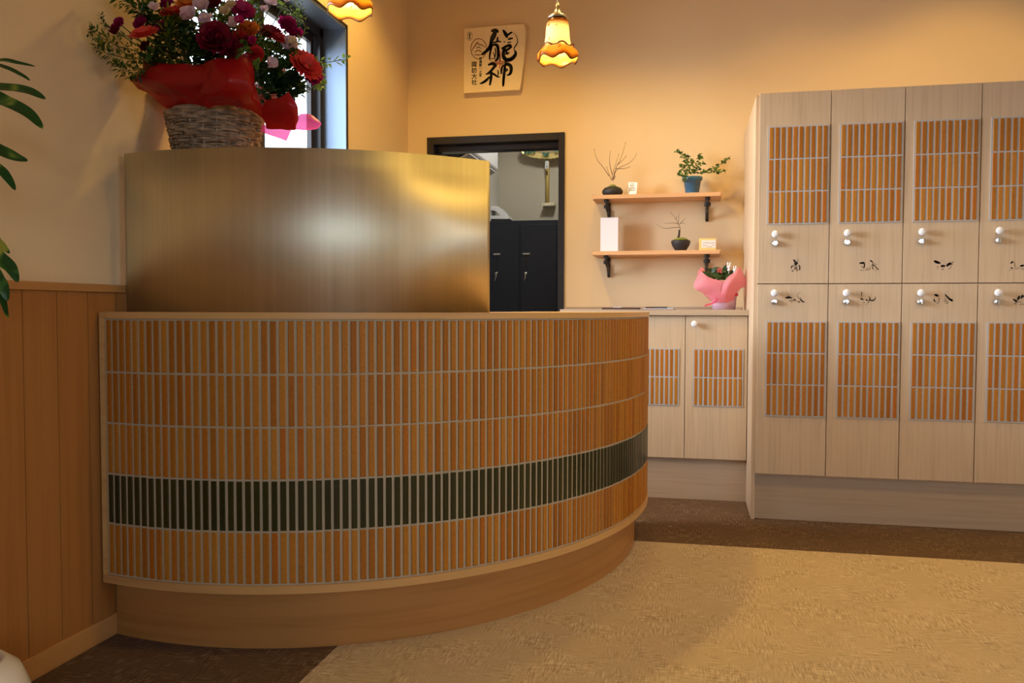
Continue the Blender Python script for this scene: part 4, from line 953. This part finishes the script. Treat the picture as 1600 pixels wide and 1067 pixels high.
def petal(bm, c, out, nrm, L, w, cup=.3, ruf=.0, n=3, m_=4):
    out = out.normalized(); nrm = (nrm-out*nrm.dot(out)).normalized(); s = out.cross(nrm); g = []
    for i in range(n+1):
        t = i/n; row = []
        for j in range(m_+1):
            u = j/m_*2-1; wd = w*.5*(.25+.75*math.sin(PI*.5*min(1, t*1.25)))*(1 if t < .99 else .85)
            z = cup*L*(t*t)*.6+ruf*L*math.sin(u*5+random.uniform(-1, 1))*t
            row.append(bm.verts.new(c+out*L*(t-(.12*u*u if i == n else 0))+s*wd*u+nrm*(z+abs(u)*cup*wd*.5)))
        g.append(row)
    for a, b in zip(g, g[1:]):
        for k in range(m_): bm.faces.new((a[k], a[k+1], b[k+1], b[k]))
def frame_of(nrm):
    nrm = nrm.normalized(); u = nrm.orthogonal().normalized(); return nrm, u, nrm.cross(u)
def ruffled(bm, c, nrm, R_, layers=6, per=9):
    nrm, u, w = frame_of(nrm)
    for k in range(layers):
        f = k/(layers-1); el = math.radians(12+70*f)
        for j in range(per-int(f*3)):
            a = 2*PI*j/(per-int(f*3))+k*.7+random.uniform(-.2, .2); o = (u*math.cos(a)+w*math.sin(a))
            petal(bm, c+nrm*R_*.12*f, o*math.cos(el)+nrm*math.sin(el), nrm*math.cos(el)-o*math.sin(el), R_*(1-.45*f)*random.uniform(.85, 1.1), R_*.75, .35, .16)
def gerbera(bm, c, nrm, R_, per=22):
    nrm, u, w = frame_of(nrm)
    for k in range(3):
        for j in range(per):
            a = 2*PI*(j+.4*k)/per+random.uniform(-.05, .05); el = math.radians(5+k*16); o = u*math.cos(a)+w*math.sin(a)
            petal(bm, c+o*R_*.12, o*math.cos(el)+nrm*math.sin(el), nrm*math.cos(el)-o*math.sin(el), R_*(1-.2*k)*random.uniform(.9, 1.05), R_*.24, .12, 0, 3, 2)
    lathe(bm, [(R_*.22, .0), (R_*.20, R_*.12), (0, R_*.18)], c, 12, nrm)
def sweetpea(bm, c, nrm, R_):
    nrm, u, w = frame_of(nrm)
    for j in range(5):
        a = 2*PI*j/5+random.uniform(-.3, .3); el = math.radians(random.uniform(15, 60)); o = u*math.cos(a)+w*math.sin(a)
        petal(bm, c, o*math.cos(el)+nrm*math.sin(el), nrm*math.cos(el)-o*math.sin(el), R_*random.uniform(.8, 1.15), R_*1.25, .3, .14, 3, 5)
HUB = BC+Vector((0, 0, .17)); stems = bmesh.new()
def bloom(kind, px, py, R_px, Y, m_, face=None, name=None, label=None):
    c = P(px, py, Y=Y); R_ = R_px*(Y/ F_PX)*1.0; nrm = (c-HUB-Vector((0, 0, .02))); nrm.normalize()
    if face: nrm = (nrm*.4+Vector(face)).normalized()
    else: nrm = (nrm*.6+Vector((.1, -.75, .1))).normalized()
    bm = bmesh.new(); {'r': ruffled, 'g': gerbera, 's': sweetpea}[kind](bm, c, nrm, R_)
    o = obj(name or {'r': 'carnation', 'g': 'gerbera', 's': 'sweet_pea'}[kind], bm, m_, arr, smooth=True, recalc=False); o['label'] = label
    mid = (c+HUB)/2+Vector((0, .02, .01)); tube(stems, catmull([HUB+Vector((0, 0, -.05)), mid, c-nrm*.004], 5), .0017, 5)
BL = [('r', 338, 66, 34, 2.18, 'petal_wine'), ('r', 362, 78, 24, 2.20, 'petal_wine'), ('r', 188, 38, 13, 2.13, 'petal_magenta'), ('r', 182, 48, 12, 2.13, 'petal_wine'), ('g', 226, 54, 25, 2.13, 'petal_coral', (.1, -.5, .8)), ('g', 272, 22, 25, 2.19, 'petal_red', (.15, -.45, .8)),
 ('s', 298, 30, 22, 2.20, 'petal_lilac'), ('s', 318, 14, 20, 2.22, 'petal_lilac'), ('s', 322, 32, 15, 2.20, 'petal_lilac'), ('s', 244, 14, 12, 2.16, 'petal_lilac'), ('r', 333, 8, 17, 2.24, 'petal_wine'), ('s', 352, 22, 15, 2.22, 'petal_cream'), ('s', 362, 12, 12, 2.24, 'petal_cream'), ('s', 366, 40, 16, 2.20, 'petal_lilac'), ('s', 374, 34, 10, 2.19, 'petal_magenta'),
 ('g', 378, 16, 22, 2.26, 'petal_magenta', (.5, -.6, .4)), ('r', 388, 50, 20, 2.26, 'petal_orange'), ('r', 376, 60, 16, 2.24, 'petal_red'), ('g', 422, 52, 21, 2.32, 'petal_wine', (.3, -.6, .6)), ('g', 436, 60, 14, 2.32, 'petal_red', (.3, -.6, .6)), ('r', 448, 42, 18, 2.36, 'petal_magenta'), ('r', 460, 54, 14, 2.37, 'petal_magenta'), ('s', 452, 72, 18, 2.33, 'petal_lilac'), ('s', 456, 66, 10, 2.32, 'petal_cream'),
 ('g', 477, 104, 30, 2.34, 'petal_red', (.9, -.75, .7)), ('r', 488, 122, 17, 2.37, 'petal_magenta'), ('s', 424, 100, 13, 2.27, 'petal_lilac'), ('s', 423, 6, 14, 2.34, 'petal_lilac'), ('s', 447, 2, 11, 2.38, 'petal_lilac'), ('s', 412, 16, 9, 2.32, 'petal_lilac'),
 ('r', 400, 86, 16, 2.24, 'petal_red'), ('g', 292, 8, 20, 2.23, 'petal_orange', (.3, -.6, .6)), ('r', 222, 38, 15, 2.18, 'petal_magenta'), ('r', 254, 46, 15, 2.22, 'petal_magenta'), ('r', 228, 74, 11, 2.19, 'petal_wine'), ('r', 262, 8, 14, 2.22, 'petal_magenta'), ('r', 384, 70, 16, 2.24, 'petal_wine'), ('s', 395, 66, 12, 2.22, 'petal_magenta'), ('r', 346, 48, 13, 2.20, 'petal_red'),
 ('s', 270, -20, 18, 2.25, 'petal_lilac'), ('r', 350, -25, 24, 2.28, 'petal_wine'), ('s', 385, -12, 14, 2.30, 'petal_cream'), ('s', 210, -8, 12, 2.18, 'petal_lilac')]
cn = {'petal_wine': 'wine red', 'petal_magenta': 'dark magenta', 'petal_coral': 'coral red', 'petal_red': 'red', 'petal_lilac': 'pale lilac', 'petal_cream': 'cream', 'petal_orange': 'orange'}
kn = {'r': 'ruffled bloom', 'g': 'daisy-shaped bloom', 's': 'soft wavy petals'}
for b in BL: bloom(b[0], b[1], b[2], b[3], b[4], M[b[5]], b[6] if len(b) > 6 else None, None, cn[b[5]]+' '+kn[b[0]])
obj('stems', stems, M['stem'], arr)
fol = {k: bmesh.new() for k in ('leaf', 'leaf_dark', 'leaf_yellow', 'leaf_light')}; fstem = bmesh.new()
def sprig(pix, Ys, kinds, dens, L, w, spread=.012, start=.25):
    ctl = [P(a, b, Y=y) for (a, b), y in zip(pix, Ys)]; pts = catmull([HUB]+ctl if start else ctl, 8); n = len(pts); tube(fstem, pts, [.0020-.0012*i/n for i in range(n)], 4)
    for i in range(int(n*start), n):
        tng = (pts[min(i+1, n-1)]-pts[i-1]).normalized()
        for k in range(dens):
            a = random.uniform(0, 2*PI); nrm, u, v_ = frame_of(tng); o = u*math.cos(a)+v_*math.sin(a)
            p = pts[i]+tng*random.uniform(-.006, .006)+o*random.uniform(0, spread)
            p.x = max(p.x, XL+.028)
            leaf(fol[random.choice(kinds)], p, o+tng*random.uniform(.3, 1.2), Vector((random.uniform(-.5, .5), -.5, 1)), L*random.uniform(.7, 1.2), w*random.uniform(.7, 1.2), .15, .2, 3)
YG = ['leaf_dark', 'leaf_dark', 'leaf', 'leaf_yellow']
for pix, Ys, kinds, dens, L, w, sp in (
   ([(230, 90), (180, 72), (140, 58), (112, 50)], [2.28, 2.17, 2.10, 2.06], YG+['leaf_yellow'], 7, .017, .007, .016), ([(235, 100), (200, 92), (165, 82), (150, 70)], [2.26, 2.16, 2.10, 2.08], YG, 8, .017, .007, .018),
   ([(235, 115), (215, 115), (195, 110), (180, 100)], [2.24, 2.17, 2.12, 2.10], YG, 8, .016, .007, .018), ([(225, 70), (185, 55), (160, 42), (147, 24)], [2.26, 2.17, 2.12, 2.10], ['leaf_dark', 'leaf'], 4, .013, .006, .008),
   ([(245, 60), (228, 30), (210, 10), (180, -6)], [2.26, 2.20, 2.16, 2.14], ['leaf_dark', 'leaf', 'leaf'], 9, .02, .012, .02), ([(255, 60), (240, 35), (235, 10), (230, -20)], [2.26, 2.22, 2.2, 2.18], ['leaf', 'leaf', 'leaf_dark'], 9, .022, .013, .02),
   ([(275, 90), (265, 60), (268, 40), (275, 25)], [2.24, 2.2, 2.2, 2.2], ['leaf', 'leaf_dark', 'leaf_yellow'], 10, .024, .012, .03), ([(300, 90), (290, 65), (285, 50), (280, 30)], [2.25, 2.22, 2.24, 2.26], ['leaf_dark', 'leaf'], 10, .024, .012, .03),
   ([(330, 110), (325, 95), (320, 70), (318, 50)], [2.3, 2.27, 2.28, 2.28], ['leaf_dark', 'leaf'], 10, .024, .012, .03), ([(250, 110), (240, 100), (245, 85), (250, 70)], [2.22, 2.2, 2.2, 2.2], ['leaf_dark', 'leaf'], 9, .022, .011, .03),
   ([(360, 105), (362, 90), (375, 85), (385, 75)], [2.26, 2.22, 2.22, 2.22], ['leaf_dark', 'leaf'], 9, .022, .01, .025), ([(400, 110), (415, 95), (420, 75), (425, 55)], [2.33, 2.32, 2.34, 2.34], ['leaf_dark', 'leaf', 'leaf_yellow'], 10, .02, .01, .03),
   ([(410, 140), (430, 125), (450, 110), (465, 90)], [2.33, 2.33, 2.34, 2.35], ['leaf_dark', 'leaf_dark', 'leaf'], 12, .024, .013, .035), ([(410, 150), (430, 140), (455, 138), (468, 130)], [2.33, 2.33, 2.35, 2.36], ['leaf_dark'], 12, .022, .013, .03),
   ([(420, 90), (440, 80), (455, 78), (470, 88)], [2.33, 2.34, 2.35, 2.36], ['leaf', 'leaf_yellow', 'leaf_dark'], 9, .016, .007, .025), ([(440, 60), (460, 40), (468, 20), (462, 0)], [2.36, 2.38, 2.40, 2.42], ['leaf_light', 'leaf'], 5, .013, .007, .015),
   ([(400, 60), (398, 35), (392, 15), (385, -5)], [2.30, 2.30, 2.32, 2.34], ['leaf', 'leaf_light'], 6, .018, .010, .02), ([(470, 60), (455, 20), (440, 10), (432, 0)], [2.36, 2.40, 2.42, 2.42], ['leaf_light', 'leaf'], 3, .012, .007, .012),
   ([(470, 110), (490, 100), (515, 97), (542, 92)], [2.36, 2.38, 2.39, 2.40], ['leaf_light'], 2, .016, .012, .008), ([(470, 115), (488, 112), (497, 118), (500, 132)], [2.36, 2.38, 2.39, 2.39], ['leaf_light'], 4, .018, .014, .012),
   ([(365, 100), (350, 110), (335, 95), (345, 100)], [2.25, 2.24, 2.24, 2.24], ['leaf_dark'], 8, .02, .01, .02), ([(310, 30), (320, 30), (340, 35), (360, 30)], [2.27, 2.27, 2.27, 2.27], ['leaf', 'leaf_light'], 6, .018, .012, .02)):
    sprig(pix, Ys, kinds, dens, L, w, sp)
for (x0, y0, x1, y1, Y, nn) in ((250, 20, 300, 110, 2.30, 260), (300, 45, 345, 112, 2.31, 260), (345, 20, 400, 110, 2.33, 300), (395, 60, 470, 150, 2.40, 420), (270, -10, 400, 45, 2.34, 200)):
    for k in range(nn):      # inner filling greens, behind the blooms
        p = P(random.uniform(x0, x1), random.uniform(y0, y1), Y=Y+random.uniform(-.04, .05))
        o = Vector((random.uniform(-1, 1), random.uniform(-1, .2), random.uniform(-.3, 1)))
        leaf(fol[random.choice(['leaf_dark', 'leaf_dark', 'leaf'])], p, o, Vector((random.uniform(-.5, .5), -1, .6)), random.uniform(.016, .034), random.uniform(.008, .016), .2, .2, 3)
# broad dark leaves low on the right
for k in range(26):
    p = P(random.uniform(412, 458), random.uniform(108, 146), Y=random.uniform(2.34, 2.40)); a = random.uniform(-.6, 2.2)
    leaf(fol['leaf_dark'], p, (math.cos(a), -.3, math.sin(a)*.5), (0, -1, .5), .055, .032, .25, .15, 4)
# two small ferns
for (x0, y0, x1, y1) in ((358, 88, 357, 58), (366, 86, 388, 74), (398, 105, 405, 92)):
    a, b = P(x0, y0, Y=2.19), P(x1, y1, Y=2.17); d_ = b-a
    for k in range(11):
        t = k/10; p = a+d_*t; s = d_.cross(Vector((0, -1, 0))).normalized()
        for sg in (-1, 1): leaf(fol['leaf'], p, s*sg+d_.normalized()*.5, (0, -1, .3), .018*(1-t*.75), .007, .1, .1, 2)
for k, b in fol.items():
    o = obj('foliage', b, M[k], arr); o['label'] = {'leaf': 'green foliage', 'leaf_dark': 'dark green foliage', 'leaf_yellow': 'yellow green foliage', 'leaf_light': 'light green foliage'}[k]
    o['kind'] = 'stuff'
obj('foliage_stems', fstem, M['stem'], arr)
# ------------------------------------------------------------------ potted plant at the left edge
pp = Vector((-1.488, 1.46, 0))
plant = thing('potted_plant', 'white round pot with long drooping variegated leaves at the left edge', 'potted plant', pp)
bm = bmesh.new(); lathe(bm, [(0, 0), (.08, 0), (.11, .03), (.132, .08), (.130, .14), (.112, .185), (.085, .208), (.076, .208), (.073, .195), (0, .19)], pp, 40)
obj('pot', bm, mat('white_glazed_pot', (.78, .76, .70), .25, coat=.3), plant, smooth=True)
bm = bmesh.new(); lathe(bm, [(.074, .196), (.05, .202), (0, .204)], pp, 20); obj('soil', bm, M['soil'], plant)
bm = bmesh.new(); cane = [pp+Vector((0, 0, .19)), pp+Vector((.01, .0, .6)), pp+Vector((-.01, .01, 1.0)), pp+Vector((0, 0, 1.42))]
tube(bm, catmull(cane, 6), .012, 10); tube(bm, catmull([pp+Vector((-.04, .02, .19)), pp+Vector((-.05, .02, .7)), pp+Vector((-.03, 0, 1.05))], 6), .010, 8); obj('cane', bm, mat('tan_cane', (.30, .24, .12), .7), plant, smooth=True)
m = M['leaf_var'] = thin('variegated_leaf', (.05, .15, .03), .35, .3)
n, l = nt(m); c_ = ramp(m, noisen(m, tex(m, (1, 1, 1)), 14, 2, .6), [(.50, (.022, .085, .018)), (.56, (.06, .17, .03)), (.66, (.36, .38, .06))]); setcol(m, c_)
for q_ in n:
    if q_.type == 'BSDF_TRANSLUCENT': l.new(c_, q_.inputs[0])
def strap(bm, pts, w, face=Vector((.1, -.7, .7)), prof=None):
    pts = catmull(pts, 7); n_ = len(pts); rows = []
    for i, p in enumerate(pts):
        t = i/(n_-1); tg_ = (pts[min(i+1, n_-1)]-pts[max(0, i-1)]).normalized(); s = tg_.cross(face).normalized(); up = s.cross(tg_)
        wd = w*.5*(math.sin(PI*min(.995, .08+.92*t))**.6)
        if t > .995: wd = .0006
        rows.append([bm.verts.new(p-s*wd+up*wd*.25), bm.verts.new(p), bm.verts.new(p+s*wd+up*wd*.25)])
    for a, b in zip(rows, rows[1:]):
        for k in range(2): bm.faces.new((a[k], a[k+1], b[k+1], b[k]))
bm = bmesh.new(); YP = 1.55
LV = [([(-70, 120), (-30, 112), (0, 95), (30, 99), (55, 104)], .014, 1.58), ([(-70, 125), (-20, 100), (10, 106), (35, 118), (47, 126)], .011, 1.60),
      ([(-75, 170), (-30, 140), (10, 138), (45, 143), (71, 155)], .028, 1.52), ([(-70, 160), (-30, 145), (10, 160), (45, 178), (67, 201)], .030, 1.50), ([(-60, 260), (-30, 228), (0, 236), (25, 247), (43, 252)], .028, 1.50),
      ([(-60, 290), (-30, 250), (0, 265), (15, 282), (24, 297)], .020, 1.55), ([(-50, 400), (-20, 368), (0, 380), (9, 390), (15, 396)], .014, 1.52), ([(-60, 420), (-25, 385), (0, 405), (18, 420), (28, 441)], .030, 1.50), ([(-50, 440), (-20, 420), (0, 440), (8, 455), (12, 470)], .024, 1.48)]
for pix, w, y_ in LV:
    pts = [P(a, b, Y=y_-(.03*k if False else 0)) for k, (a, b) in enumerate(pix)]
    base = Vector((pp.x, pp.y, pts[0].z-.02)); strap(bm, [base]+pts[1:], w)
random.seed(9)
for k in range(26):
    a = random.uniform(0, 2*PI); z = random.uniform(.85, 1.45); L = random.uniform(.14, .24)
    dx, dy = math.cos(a), math.sin(a)
    if dx > .2: continue
    sx = min(L, .15/max(.01, -dx)) if dx < 0 else L
    strap(bm, [pp+Vector((0, 0, z)), pp+Vector((dx*sx*.4, dy*sx*.4, z+.05)), pp+Vector((dx*sx*.8, dy*sx*.8, z+.03)), pp+Vector((dx*sx, dy*sx, z-.05))], .026)
obj('leaves', bm, M['leaf_var'], plant)

# keep thin leaves and paper clear of the wall and of the locker side
for t, f in ((arr, lambda v: v.x < XL+.006), (gift, None)):
    off = t.location
    for ch in t.children:
        for v in ch.data.vertices:
            if t is arr: v.co.x = max(v.co.x, XL+.026-off.x)
            else: v.co.x = min(v.co.x, LX0-.018-off.x)
